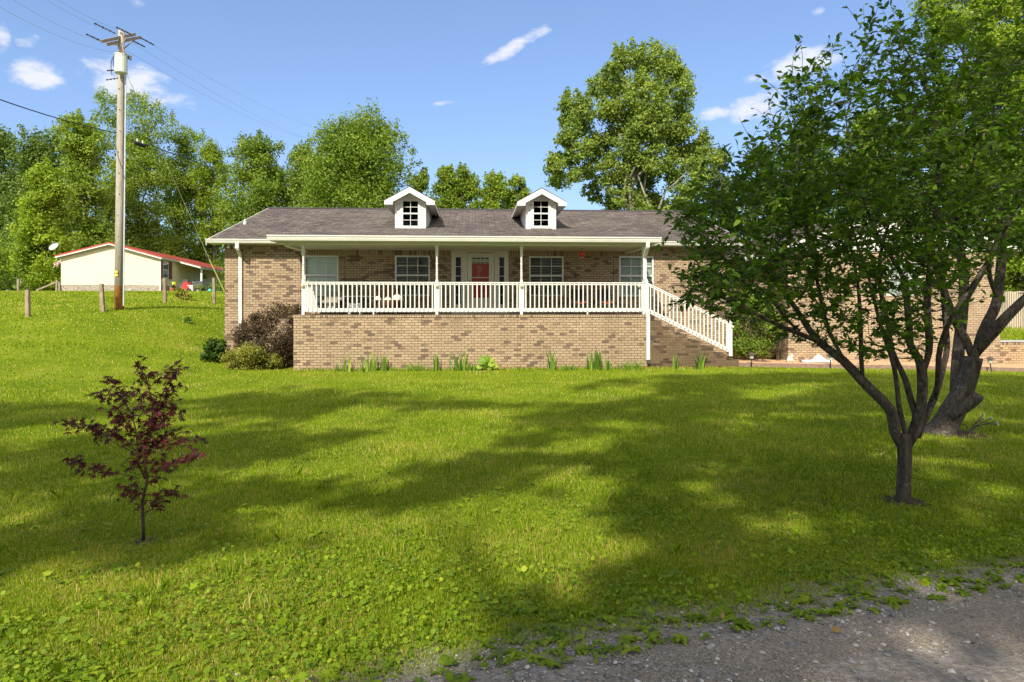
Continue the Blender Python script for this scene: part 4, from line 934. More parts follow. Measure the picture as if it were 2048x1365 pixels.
def orchard(label, stems, poly, dens, d0, dsp, natt, seed, nleaf=15, L=.075, tw=.30, up_=(0, 0, .4), tone=0, rmin=.0035, matb='bark'):
    rg = np.random.default_rng(seed); b = MB(); nodes = []; rad = []
    for st in stems:
        P_ = np.array([D(u, v, d0 + dd) for (u, v, dd, r) in st]); Rr = np.array([r / F * (d0 + dd) * (.95 if r < 14 and d0 < 7 else .80) for (u, v, dd, r) in st])
        if d0 < 7 and st is not stems[0]: Rr *= .86
        if st is not stems[0]: Rr[0] *= .55; Rr[1] *= .9
        # smooth subdivision with a little crookedness
        P_[1:-1] += rg.normal(size=(len(P_)-2, 3)) * (np.where(Rr[1:-1] < .03, Rr[1:-1] * .25, .002))[:, None]
        t = np.arange(len(P_)); nn = (len(P_) - 1) * 6 + 1; tt = np.linspace(0, len(P_) - 1, nn)
        Pe = np.vstack([2*P_[0]-P_[1], P_, 2*P_[-1]-P_[-2]]); S = []
        for q in tt:
            i = min(int(q), len(P_)-2); f = q - i; p0, p1, p2, p3 = Pe[i], Pe[i+1], Pe[i+2], Pe[i+3]
            S.append(.5*((2*p1) + (-p0+p2)*f + (2*p0-5*p1+4*p2-p3)*f*f + (-p0+3*p1-3*p2+p3)*f**3))
        S = np.array(S); rr = np.interp(tt, t, Rr)
        for _ in range(12): S[1:-1] = (S[:-2] + 2*S[1:-1] + S[2:]) / 4; rr[1:-1] = (rr[:-2] + 2*rr[1:-1] + rr[2:]) / 4
        fluted(b, S[::3], rr[::3], rg); k0 = int(len(S)*.45) if len(st) > 6 else int(len(S)*.3)
        if st is not stems[0]: nodes += list(S[k0:]); rad += list(rr[k0:])
    base = stems[0][0]; bp = D(base[0], base[1], d0 + base[2])
    root = empty('orchard_tree', tuple(bp), label, 'tree')
    # attraction points inside the crown, each joined to the nearest wood
    poly = np.array(poly, float); A = []
    lo, hi = poly.min(0), poly.max(0)
    while len(A) < natt:
        q = rg.uniform(lo, hi, (400, 2)); q = q[inpoly(q, poly)]; q = q[rg.uniform(size=len(q)) < dens(q[:, 0], q[:, 1])]
        A += list(q)
    A = np.array(A[:natt]); dd = rg.normal(0, dsp, natt).clip(-1.9*dsp, 2.2*dsp)
    T = np.array([D(u, v, d0 + q) for (u, v), q in zip(A, dd)])
    nd = np.array(nodes); rd = np.array(rad)
    dist = np.array([np.min(((nd - p) ** 2).sum(1)) for p in T]); order = np.argsort(dist)
    cap = len(nd) + natt * 4; ND = np.zeros((cap, 3)); RD = np.zeros(cap); ND[:len(nd)] = nd; RD[:len(nd)] = rd; m = len(nd)
    LP, LD = [], []
    for i in order:
        p = T[i]; w = ((ND[:m] - p) ** 2).sum(1) + np.where(ND[:m, 2] > p[2] + .05, .25, 0); j = int(w.argmin()); q = ND[j]; dv = p - q; ln = np.linalg.norm(dv)
        if ln < 1e-3: continue
        r0 = min(RD[j] * .62, .004 + ln * .011); r0 = max(r0, rmin)
        k = 4; pts = []
        for s in range(k + 1):
            t = s / k; pts.append(q + dv * t + np.array([0, 0, -.10 * ln * math.sin(math.pi * t)]) + rg.normal(0, .018 * ln + .003, 3) * (0 < s))
        b.tube(pts, [r0 * (1 - .6*s/k) for s in range(k+1)], 5, cap=False)
        for s in (2, 3, 4): ND[m] = pts[s]; RD[m] = r0 * (1 - .5*s/k); m += 1
        # leafy twig tip
        e = dv / ln * .6 + rg.normal(size=3) * .45 + np.array(up_); e /= np.linalg.norm(e); tl = tw * rg.uniform(.6, 1.4)
        pe = pts[-1] + e * tl; b.tube([pts[-1], (pts[-1] + pe)/2 + rg.normal(0, .01, 3), pe], [r0*.4, .002, .0012], 4, cap=False)
        nl = int(nleaf * rg.uniform(.6, 1.4))
        for s in range(nl):
            t = (s + .5) / nl; base_ = pts[3] + (pts[-1]-pts[3])*t*2 if t < .5 else pts[-1] + e * tl * (t-.5) * 2
            az_ = s * 2.4 + rg.uniform(-.4, .4); sd = np.array([math.cos(az_), math.sin(az_), -.1])
            LP.append(base_ + rg.normal(0, .006, 3)); LD.append(e * .7 + sd * .8)
    b.build('trunk', M[matb], root, smooth=True)
    leaves_from(np.array(LP), np.array(LD), L, rg, M['leaf_near'], 'crown', root, tone=tone)
    return root
g1 = G(1808, 1003); d1 = float(g1[1] * cy + g1[0] * sy)
ST1 = [
 [(1807,1015,0,23),(1807,1000,0,18),(1807,975,0,16),(1808,945,0,15.5),(1809,915,0,16.5),(1808,890,0,17),(1807,868,0,11)],
 [(1800,892,0,13),(1790,865,0,13),(1790,838,.02,12.5),(1778,815,.05,11.5),(1762,798,.05,11.5),(1726,764,.1,11),(1688,720,.15,10),(1644,691,.2,9),(1616,655,.25,7),(1590,615,.3,6),(1560,575,.3,5),(1535,540,.3,4),(1505,490,.25,3),(1470,440,.2,2.2),(1440,395,.2,1.5)],
 [(1640,688,.2,6.5),(1616,673,.1,6),(1565,655,0,5),(1530,638,-.1,4.3),(1495,620,-.15,4),(1460,600,-.2,3),(1420,585,-.25,2.2),(1385,578,-.3,1.5),(1358,572,-.3,1)],
 [(1812,880,0,8),(1807,845,.05,6.5),(1799,812,.08,5.5),(1793,761,.1,5),(1782,709,.12,5),(1768,675,.15,4.5),(1755,630,.2,4),(1740,560,.25,3.2),(1715,490,.3,2.6),(1690,410,.35,2)],
 [(1727,764,.1,7),(1724,720,.05,6),(1722,680,0,5),(1720,600,-.05,4),(1712,540,-.1,3),(1695,460,-.1,2.5)],
 [(1815,885,0,10),(1828,850,.1,9.5),(1832,830,.1,8),(1824,800,.15,7.5),(1812,765,.2,7),(1803,742,.2,6.5),(1785,705,.2,6),(1778,660,.25,5.5),(1771,620,.3,5),(1760,580,.35,4.5),(1756,520,.4,4),(1775,450,.4,3.4),(1800,370,.45,2.6),(1815,280,.5,2),(1820,200,.5,1.4)],
 [(1820,890,0,12),(1836,855,.05,11),(1842,825,.05,11),(1846,785,.08,11),(1845,740,.1,12),(1838,715,.1,8.5),(1824,690,.12,8),(1820,650,.1,7),(1813,610,.1,6.5),(1815,580,.1,6),(1800,545,.1,5),(1775,505,.05,4),(1745,450,0,3.2),(1720,380,-.05,2.6),(1700,300,-.1,2),(1690,220,-.1,1.4)],
 [(1847,745,.1,9),(1857,705,.08,9),(1856,660,.05,8.5),(1854,600,.05,8),(1858,545,.05,7),(1862,480,.05,6.5),(1872,410,.1,5.5),(1880,330,.1,4.5),(1872,240,.15,3.5),(1840,150,.2,2.5),(1800,80,.2,1.4)],
 [(1838,875,.1,9),(1853,838,.2,9),(1868,802,.25,8),(1880,768,.3,7),(1890,730,.35,6.5),(1896,694,.4,6),(1892,660,.4,6.5),(1888,610,.45,6),(1884,550,.5,5.5),(1902,480,.5,4.6),(1925,400,.5,3.8),(1950,310,.5,3),(1970,220,.5,2)],
 [(1870,800,.25,7),(1876,755,.1,7),(1877,715,.05,6.5),(1884,680,.0,6),(1900,640,-.05,5.5),(1930,590,-.15,5),(1965,540,-.25,4.4),(2000,480,-.3,3.6),(2040,410,-.35,2.6)],
 [(1600,662,.2,5),(1572,640,.3,4.2),(1545,600,.35,3.5),(1500,560,.4,3),(1450,520,.45,2.2),(1405,470,.5,1.5)],
 [(1690,722,.15,6),(1668,690,.1,5.5),(1650,640,.05,5),(1640,590,0,4.4),(1625,520,-.05,3.6),(1610,440,-.1,2.8),(1600,350,-.15,2.2),(1590,260,-.2,1.5),(1580,190,-.2,1)],
]
P1 = [(1350,585),(1378,530),(1366,480),(1356,430),(1390,400),(1430,365),(1480,330),(1535,300),(1548,275),(1512,243),(1545,225),(1568,200),(1562,145),(1600,142),(1650,122),(1700,150),(1714,95),(1738,38),(1790,50),(1840,35),(1900,60),(1990,90),(2080,60),(2110,300),(2060,500),(1960,530),(1920,640),(1860,715),(1700,712),(1570,672),(1500,640),(1440,650),(1395,610)]
def dens1(u, v):
    a = np.interp(v, [0, 120, 250, 420, 500, 560, 620, 680, 740], [.5, .55, .7, 1, 1, .85, .66, .45, .25])
    return a * np.where((u > 1850) & (v > 560), .35, 1) * np.where((u < 1720) & (v > 330) & (v < 560), 1.5, 1) * np.where((u < 1620) & (v < 260), .75, 1) * np.where(u > 1900, .7, 1)
orchard('small many-stemmed orchard tree in the foreground right, nearest the drive', ST1, P1, dens1, d1, .62, 1600, 101, 14, .066, .26)
g2 = G(1893, 866); d2 = float(g2[1] * cy + g2[0] * sy)
ST2 = [
 [(1872,890,-.12,42),(1882,868,-.06,33),(1893,850,0,28),(1906,825,0,27),(1920,798,0,25),(1932,768,0,22),(1941,740,0,20),(1947,715,0,19)],
 [(1906,820,.1,14),(1912,785,.2,14),(1914,750,.25,13.5),(1917,705,.3,13),(1922,660,.35,12),(1928,610,.4,11.5),(1930,560,.5,11),(1922,500,.5,9.5),(1907,420,.5,8),(1890,330,.6,6),(1870,240,.7,4.5),(1850,160,.8,3)],
 [(1903,836,-.15,15),(1925,820,-.2,14),(1942,806,-.25,13),(1953,797,-.28,14),(1957,792,-.3,13)],
 [(1945,722,0,12),(1937,692,0,11),(1922,665,-.1,10),(1908,640,-.15,9),(1895,600,-.2,8.5),(1880,560,-.25,7.5),(1862,500,-.3,6.5),(1850,420,-.3,5),(1835,330,-.3,4),(1810,240,-.3,3)],
 [(1950,715,0,14),(1958,686,0,13.5),(1969,656,0,12.5),(1985,628,.1,12),(1995,600,.1,11),(1998,560,.15,10.5),(2004,510,.2,9),(2000,450,.2,8),(1990,370,.2,6),(1985,270,.25,4.5),(1990,170,.3,3)],
 [(1953,708,0,15),(1972,680,-.1,15),(1993,655,-.2,13.5),(2014,632,-.3,12),(2040,606,-.4,10.5),(2070,580,-.5,9),(2108,545,-.6,8),(2150,490,-.6,6)],
 [(1937,795,-.2,6),(1947,770,-.3,6),(1955,748,-.35,5.5),(1956,728,-.4,5),(1950,700,-.4,4)],
 [(1930,610,.4,7),(1950,570,.5,6.5),(1975,530,.6,6),(2000,480,.7,5),(2030,420,.8,4),(2060,350,.8,3)],
 [(1995,600,.1,6),(1985,570,0,5.5),(1976,540,-.1,5),(1985,500,-.2,4.4),(2010,440,-.3,3.5),(2040,370,-.3,3)],
]
P2 = [(1770,150),(1830,60),(1900,20),(2000,-80),(2200,-100),(2230,560),(2080,560),(1990,520),(1900,500),(1800,500),(1745,420),(1750,260)]
orchard('old leaning orchard tree with a cut stub, behind the nearer many-stemmed one', ST2, P2, lambda u, v: np.interp(v, [-100, 100, 400, 560], [.08, .35, 1, .6]), d2, 1.0, 560, 102, 15, .085, .34, tone=.02, rmin=.005)

# ================================================================== RED JAPANESE MAPLE
gm_ = G(288, 1083); dm = float(gm_[1] * cy + gm_[0] * sy)
mp_ = lambda a, b_, dd=0: D(90 + a / 3.329, 700 + b_ / 3.329, dm + dd)
maple = empty('maple_sapling', tuple(gm_), 'small dark red maple sapling standing alone on the lawn at left', 'tree')
rg = np.random.default_rng(33); b = MB(); LP = []
MS = [([(657,1285),(654,1150),(648,1010),(660,960),(678,890),(682,850)], 11, 8, 0, 0, 9),
 ([(682,850),(662,740),(668,650),(700,520),(740,400),(800,250),(865,140),(920,95)], 7, 1.6, -.02, .06, .25),
 ([(668,860),(640,800),(618,750),(614,650),(603,520),(560,400),(500,270),(430,205)], 6, 1.5, 0, -.08, .35),
 ([(614,700),(575,675),(520,650),(430,600),(360,540),(290,505),(200,490),(95,500)], 4, 1.2, 0, .10, .55),
 ([(622,858),(540,830),(430,820),(340,790),(250,768),(180,742)], 3, 1, 0, -.12, .5),
 ([(672,690),(720,660),(800,620),(880,590),(960,575),(1040,600)], 4, 1.2, 0, .12, .3),
 ([(690,820),(730,790),(800,780),(860,760),(940,715),(1035,690)], 3.5, 1.2, 0, -.12, .3),
 ([(662,960),(600,930),(560,930),(500,945)], 3, 1, 0, .1, .2), ([(655,1010),(600,985),(560,975)], 2.5, 1, 0, -.1, .2),
 ([(660,1005),(740,1000),(800,960),(880,942)], 3, 1, 0, -.08, .25), ([(670,1090),(720,1040),(760,1010)], 2, 1, 0, .1, .5),
 ([(705,520),(715,400),(695,270),(670,170),(615,85)], 4, 1, 0, -.06, .3), ([(690,600),(730,520),(790,450),(850,420),(925,430)], 3.5, 1, 0, -.1, .2),
 ([(560,400),(520,340),(440,300),(350,300)], 3, 1, 0, .08, .1), ([(745,390),(800,330),(860,290),(905,235)], 3, 1, 0, .12, .2),
 ([(605,560),(560,500),(500,430),(440,400)], 3, 1, 0, -.12, .3), ([(610,480),(650,400),(640,300),(600,250)], 3, 1, 0, .1, .2),
 ([(680,560),(740,470),(820,380),(880,350)], 3, 1, 0, .05, .2), ([(625,700),(560,620),(480,560),(420,520)], 3, 1, 0, -.15, .35),
 ([(668,700),(740,600),(800,560),(880,540)], 3, 1, 0, .18, .2), ([(690,840),(740,850),(800,860)], 2.5, 1, 0, .05, .2),
 ([(640,790),(590,770),(540,760)], 2.5, 1, 0, -.1, .2), ([(700,780),(760,740),(830,720)], 2.5, 1, 0, .15, .1), ([(800,250),(840,200),(870,165)],2,1,.05,.1,.0), ([(610,640),(640,560),(720,500),(790,480)],3,1,.0,.15,.2)]
for pts, r0, r1, da, db, tl in MS:
    n = len(pts); Q_ = [mp_(a, c, da + (db - da) * i/(n-1)) for i, (a, c) in enumerate(pts)]
    b.tube(Q_, [(r0 + (r1-r0)*i/(n-1)) / 3.329 / F * dm for i in range(n)], 7)
    if tl > 1: continue
    ln = sum(np.linalg.norm(Q_[i+1]-Q_[i]) for i in range(n-1)); m = int(ln / .0078)
    for k in range(m):
        t = min(1.0, rg.uniform(tl*.85, 1.03)) * (n-1); i = min(int(t), n-2); p = Q_[i] + (Q_[i+1]-Q_[i]) * (t - i)
        LP.append(p + rg.normal(0, .034, 3) * np.array([1, 1, .8]))
b.build('trunk', M['bark_maple'], maple, smooth=True)
lobes_ang = [-125, -85, -42, 0, 42, 85, 125]; lobes_len = [.38, .7, .92, 1.0, .92, .7, .38]
V, Fc, at = [], [], []
for p in LP:
    L = rg.uniform(.028, .050); az_ = rg.uniform(0, 2*math.pi); a = np.array([math.cos(az_), math.sin(az_), rg.uniform(-.9, -.1)]); a /= np.linalg.norm(a)
    nr = rg.normal(size=3)*.5 + np.array([0, -.35, 1.0]); nr -= nr.dot(a)*a; nr /= np.linalg.norm(nr); c_ = np.cross(nr, a)
    b0 = len(V); tv = np.clip(rg.normal(.45, .2), 0, 1)
    for j, (an, ll) in enumerate(zip(lobes_ang, lobes_len)):
        if j: an0 = R((lobes_ang[j-1] + an)/2); V.append(p + (a*math.cos(an0) + c_*math.sin(an0))*L*.27)
        an = R(an); e = a*math.cos(an) + c_*math.sin(an); s_ = -a*math.sin(an) + c_*math.cos(an)
        V += [p + e*L*ll*.5 - s_*L*.085, p + e*L*ll - nr*L*.18*ll, p + e*L*ll*.5 + s_*L*.085]
    V.append(p - a*L*.12); k = len(V) - b0; Fc.append(list(range(b0, b0+k))); at += [tv]*k
npmesh('foliage', V, Fc, M['leaf_red'], maple, attr=np.array(at))

# ================================================================== PLANTS ALONG THE PORCH
def blades(name, label, u, vtop, spread, n, seed, Y=19.62, arch=.15, w=.028, mat='leaf_iris', cat='plant', group='strappy plants along the foot of the porch', minh=.45):
    rg = np.random.default_rng(seed); c = W(u, 0, Y); c[2] = float(gz(c[0], Y)); H = float(W(u, vtop, Y)[2]) - c[2]; sp = spread / F * Y
    V = []; at = []; Fq = []
    for k in range(n):
        h = H * rg.uniform(minh, 1.0); x = c[0] + rg.normal(0, sp*.26); y = c[1] + rg.normal(0, .05); az_ = rg.uniform(0, 2*math.pi); ln = rg.uniform(.2, 1) * arch
        dx, dy = math.cos(az_) + (x - c[0])/max(sp, .05)*1.2, math.sin(az_)*.5; ww = w * rg.uniform(.7, 1.2); tw = rg.uniform(-1, 1); tv = np.clip(rg.normal(.45, .2), 0, 1)
        seg = 6; b0 = len(V)
        for s in range(seg + 1):
            t = s / seg; px_ = x + dx*ln*h*t**1.8*1.9; py = y + dy*ln*h*t**1.8*1.6; pz = c[2] - .02 + h*(t - ln*.8*t**3)
            wd = ww * (1 - t**2.2)*.5 + .001; V += [(px_ - wd*math.cos(tw), py - wd*math.sin(tw), pz), (px_ + wd*math.cos(tw), py + wd*math.sin(tw), pz)]; at += [tv, tv]
        for s in range(seg): Fq.append([b0+2*s, b0+2*s+1, b0+2*s+3, b0+2*s+2])
    o = npmesh(name, V, Fq, M[mat], None, attr=np.array(at)); return tag(o, label, cat, group)
IR = [(674,712,14,3,.35,'single leaning iris leaf at the left end of the porch base'), (695,697,16,9,.12,'slim iris clump just right of the single leaning leaf below the porch'), (740,695,30,20,.16,'widest iris clump under the left half of the porch, a fan of tall blades'),
      (771,700,16,10,.14,'iris clump just right of the widest clump below the porch'), (872,695,10,8,.08,'narrow upright iris below the left middle porch post'), (914,688,24,14,.2,'tall iris with one blade flopping right, left of the broad-leaved plant'),
      (1100,685,24,13,.2,'tall iris clump with a blade leaning right, under the right dormer'), (1187,690,20,18,.07,'dense upright iris clump, widest of those right of the porch middle'), (1203,696,9,6,.07,'thin iris between the dense clump and the short one'),
      (1217,708,10,8,.07,'short iris right of the dense upright clump'), (1349,702,8,8,.05,'lone narrow iris against the dark stained stair wall'), (1401,690,18,11,.18,'tall iris at the foot of the stair wall, right of the lone narrow one')]
for i, (u, v, s, n, a, lab) in enumerate(IR): blades('iris', lab, u, v, s, n, 200+i, arch=a, w=.062)
TU = [(828,716,36,70,.55,'round daylily tuft midway below the left porch section'), (940,716,16,26,.25,'low grassy tuft left of the broad-leaved plant'), (1138,720,36,50,.6,'low spreading daylily tuft right of the leaning iris'), (1264,708,40,60,.75,'arching daylily left of the right downspout'), (786,728,14,18,.5,'small tuft right of the third iris clump'), (955,728,12,16,.5,'tiny tuft beside the broad-leaved plant'), (1035,727,14,14,.5,'tiny tuft alone between the broad-leaved plant and the leaning iris')]
for i, (u, v, s, n, a, lab) in enumerate(TU): blades('daylily', lab, u, v, s, n, 230+i, arch=a, w=.024, minh=.5)
# broad-leaved plant
rg = np.random.default_rng(44); bl = empty('broadleaf_plant', tuple(W(972, 738, 19.6)), 'bright plant with big round leaves below the porch, between the dormers', 'plant')
V, Fc, at = [], [], []
for (u, v, r) in ((964,722,9),(973,718,9),(968,730,8),(982,728,8),(990,732,7),(958,734,6),(978,736,6),(985,722,5),(971,726,8)):
    p = W(u, v, 19.55 + rg.uniform(-.1, .1)); r = r/F*19.6; nr = np.array([rg.uniform(-.6, .6), -1, rg.uniform(.1, .8)]); nr /= np.linalg.norm(nr); a = np.cross(nr, [0, 0, 1.0]); a /= np.linalg.norm(a); c_ = np.cross(nr, a)
    b0 = len(V); 
    for k in range(12): th = 2*math.pi*k/12; rr = r*(1 + .12*math.sin(5*th) + rg.uniform(-.06, .06)); V.append(p + a*math.cos(th)*rr + c_*math.sin(th)*rr*.85 + nr*.02*math.sin(2*th))
    Fc.append(list(range(b0, b0+12))); at += [rg.uniform(.5, .95)]*12
npmesh('leaves', V, Fc, M['leaf_iris'], bl, attr=np.array(at))
def bush(name, label, L, Yc, n, leaf, mat, seed, cat='bush', stems=8, asp=.6, depth=.5, tone=0, sub=8):
    rg = np.random.default_rng(seed); lob = []
    for (u, v, r) in L: 
        q = W(u, v, Yc + rg.uniform(-1, 1)*depth*.5); lob.append((q[0], q[1], q[2], r/F*Yc))
    lob = np.array(lob); bx, by = lob[:, 0].mean(), lob[:, 1].mean(); bz = float(gz(bx, by))
    root = empty(name, (bx, by, bz), label, cat); b = MB()
    for (x, y, z, r) in lob:
        limb((bx + rg.normal(0, .06), by + rg.normal(0, .06), bz - .05), (x, y, z), .014, .004, b, rg, 5, .05, 5)
    b.build('stems', M['bark_maple'], root); crown_mesh('foliage', lob, n, leaf, M[mat], root, seed, sub=sub, asp=asp, tone=tone)
    return root
bush('purple_bush', 'tall purple brown bush between the left downspout and the porch base', [(540,640,26),(575,632,24),(515,650,22),(560,620,16),(592,640,14),(600,618,10),(500,665,22),(540,670,30),(575,668,28),(490,680,20),(520,700,28),(560,700,32),(582,700,24),(575,725,20),(545,728,22),(590,660,12),(485,650,10),(478,690,12),(592,628,12),(505,635,12),(480,668,10)], 21.0, 17000, .055, 'leaf_purple', 301, depth=.8)
bush('golden_bush', 'low golden yellow bush at the foot of the left downspout', [(475,722,22),(500,716,22),(525,718,20),(545,722,18),(488,705,16),(515,704,15),(470,735,14),(495,733,16),(520,732,16),(548,732,12),(462,718,14),(555,720,10)], 20.25, 15000, .05, 'leaf_gold', 302, depth=.7)
bush('green_bush', 'dark green leafy bush at the left corner of the brick house', [(428,692,14),(418,704,14),(438,703,15),(432,714,14),(443,690,10),(412,712,9),(422,684,8),(446,714,12)], 21.6, 1700, .13, 'leaf_hosta', 303, asp=.5)
bush('laurel_bush', 'big green bush right of the stair foot, in the corner before the wing', [(1490,660,26),(1520,650,26),(1545,655,22),(1480,630,22),(1505,620,24),(1535,620,20),(1475,690,22),(1500,690,26),(1530,690,24),(1470,605,18),(1485,595,18),(1465,650,14),(1480,708,14),(1512,600,18),(1550,680,12),(1556,640,10)], 22.1, 9000, .085, 'leaf_mid', 304, depth=.9, tone=-.05)
bush('twiggy_shrub', 'sparse twiggy shrub between the big corner bush and the wing wall', [(1560,690,14),(1553,672,12),(1565,668,8),(1550,700,12),(1568,650,6)], 21.7, 500, .06, 'leaf_purple', 305)
bush('dwarf_shrub', 'tiny brownish shrub on the path in front of the big corner bush', [(1520,706,8),(1530,707,7),(1536,711,6),(1524,713,6)], 21.3, 1200, .045, 'leaf_gold', 306, depth=.2, tone=-.3)
bush('climbing_weed', 'sprig of climbing leaves clinging to the lower left downspout', [(480,650,4),(481,665,4),(479,680,4),(482,692,4),(477,672,3),(473,684,3)], 22.05, 240, .05, 'leaf_purple', 307, depth=.1)

# ================================================================== GRASS, GROUNDCOVER, GRAVEL
def clearmask(x, y):
    ok = y > edge_y(x) + .02
    ok &= ~((x > xL-.02) & (x < xR+.02) & (y > Yw-.0)); ok &= ~((x > xPL-.02) & (x < sx1+.01) & (y > Yf-.01))
    ok &= ~((x > sx1) & (y > 20.6))
    for (bx_, by_, br_) in BARE:
        q = np.hypot(x - bx_, y - by_) / br_; ok &= ~(rng.uniform(size=np.shape(x)) < np.clip(1.35 - q, 0, .93))
    return ok
def tufts(P_, h, w, rg, name, mat, label, tone, lean=.45, kind='stuff', base=.46, name_near=False):
    n = len(P_); az_ = rg.uniform(0, 2*math.pi, n); le = rg.uniform(.1, 1, n) * lean
    a = np.stack([np.cos(az_), np.sin(az_), 0*az_], 1); tw = rg.uniform(0, math.pi, n); c_ = np.stack([np.cos(tw), np.sin(tw), 0*tw], 1)
    h = h[:, None]; w = w[:, None]; up = np.array([[0, 0, 1.0]])
    m = P_ + up*h*.55 + a*h*(le*.35)[:, None]; tp = P_ + up*h*(1 - le*.35)[:, None] + a*h*le[:, None]
    V = np.stack([P_ - c_*w*.5, P_ + c_*w*.5, m + c_*w*.42, tp, m - c_*w*.42], 1).reshape(-1, 3)
    Fc = np.arange(n*5).reshape(n, 5)
    tv = np.clip(rg.normal(base, .22, n) + tone + .35*(rg.uniform(size=n) < (.16 if name_near else .07)), 0, 1)
    o = npmesh(name, V, Fc, M[mat], None, attr=np.repeat(tv, 5)); return tag(o, label, 'grass', kind=kind)
def vn(x, y, s=1.0, o=0.0):
    return (np.sin(x*1.7*s+1.1+o)*np.cos(y*2.1*s+.3*o) + np.sin((x+y)*3.3*s+2.2+o)*.6 + np.cos((x-1.3*y)*5.9*s+o)*.4 + np.sin(x*9.1*s-y*7.3*s+o)*.25) / 2.25
rg = np.random.default_rng(61)
n = 700000; v = 642 + (1450 - 642) * rg.uniform(size=n) ** .85; u = rg.uniform(-160, 2210, n)
X_ = (u - CX)/F; gg = np.interp((EYE-.0)*F/(v-HZ), [2, 4, 8, 14, 25], [.6, .45, .15, .02, 0]); d = (EYE - gg) * F / (v - HZ)
x = d*(X_*cy + sy); y = d*(cy - X_*sy); k = clearmask(x, y) & (y < 30) & ~((x < -9) & (y > 15)); x, y, d = x[k], y[k], d[k]
sparse = np.clip((y - edge_y(x)) / .75, 0, 1); k = rg.uniform(size=len(x)) < (.06 + .94*sparse**1.3); x, y, d = x[k], y[k], d[k]
pat = vn(x, y, .8); P_ = np.stack([x, y, gz(x, y) - .004], 1)
h = (.012 + .0036*np.clip(d, 0, 12)) * rg.uniform(.4, 1.4, len(x)) * (1 + .3*pat) * np.where(rg.uniform(size=len(x)) < .012, 2.0, 1); w = (.0013 + .00060*d) * rg.uniform(.7, 1.3, len(x))
tufts(P_, h, w, rg, 'grass', 'grass_blade', 'mown lawn grass between the drive and the brick house', pat*.14 + .22*np.clip(vn(x, y, .9, 7)+.1, 0, 1)*np.clip((7-d)/3, 0, 1), name_near=True)
n = 170000; x = rg.uniform(-44, -7.4, n); y = 13 + 46*rg.uniform(size=n)**1.15; k = (x > -1.05*y - 2) & ~((x > -8.6) & (y > 22)); x, y = x[k], y[k]; d = np.hypot(x, y)
pat = vn(x, y, .35, 2); P_ = np.stack([x, y, gz(x, y) - .004], 1)
tufts(P_, (.04 + .0009*d)*rg.uniform(.5, 1.3, len(x)), .0010*d*rg.uniform(.7, 1.3, len(x)), rg, 'grass', 'grass_blade', 'grass on the slope rising left to the cream house', pat*.16)
n = 9000; x = rg.uniform(a1+.1, a1+12, n); y = rg.uniform(Yg+.35, 30, n); P_ = np.stack([x, y, zc - .02 + .27*sst((y-Yg)/6.5)], 1)
tufts(P_, rg.uniform(.06, .16, n), np.full(n, .022), rg, 'grass', 'grass_blade', 'grass on the raised ground behind the retaining wall', 0)
# taller fringe along the house walls and round the posts and trunks
x = rg.uniform(xPL, sx1, 2600); y = Yf - rg.exponential(.05, 2600) - .01; P_ = np.stack([x, y, gz(x, y)], 1)
tufts(P_, rg.uniform(.04, .13, 2600), np.full(2600, .014), rg, 'grass', 'grass_blade', 'untrimmed fringe of grass along the porch base', .05)
# clumps of longer grass near the camera
cx = rg.uniform(-4.5, 6, 60); cyy = rg.uniform(2.7, 8, 60); idx = rg.integers(0, 60, 3600)
x = cx[idx] + rg.normal(0, .05, 3600); y = cyy[idx] + rg.normal(0, .05, 3600); k = clearmask(x, y); x, y = x[k], y[k]
tufts(np.stack([x, y, gz(x, y)], 1), rg.uniform(.05, .13, len(x)), rg.uniform(.003, .006, len(x)), rg, 'grass', 'grass_blade', 'scattered clumps of longer grass in the near lawn', .0, lean=.7)
# broadleaf groundcover: patches of violets and clover near the drive
n = 150000; d = 2.2 + 6.5*rg.uniform(size=n)**1.5; X_ = rg.uniform(-.95, .95, n); x = d*(X_*cy + sy); y = d*(cy - X_*sy)
pat = vn(x, y, 1.0, 5); lim = .02 + .42*np.clip((y-3.1)/1.6, -.6, 3) - .45*np.exp(-((x-2.7)**2 + (y-5)**2)/3.5) - .35*np.clip((x-.8)/3, 0, 1)*(y < 6.5)
fr = y - edge_y(x); pat = pat*.8 + .35*vn(x, y, 3.1, 9); k = clearmask(x, y) & (pat > lim + rg.normal(0, .30, n)) & (rg.uniform(size=n) < (.04 + .96*np.clip(fr/.45, 0, 1)**1.4))
x, y, d = x[k][:60000], y[k][:60000], d[k][:60000]; m = len(x)
S = (.006 + .007*rg.exponential(1, m).clip(0, 3)) * np.where(rg.uniform(size=m) < .05, 1.6, 1); nr = rg.normal(size=(m, 3))*.6; nr[:, 2] += 1; nr[:, 1] -= .15
Z_ = gz(x, y) + rg.uniform(.008, .05, m)
V, Fc, kk = leaf_cards(np.stack([x, y, Z_], 1), S, S*.95, nr, rg, hexa=True)
o = npmesh('groundcover', V, Fc, M['weed_leaf'], None, attr=np.repeat(np.clip(rg.normal(.45, .2, m), 0, 1), kk)); tag(o, 'low broad-leaved weeds matted through the near lawn', 'weeds', kind='stuff')
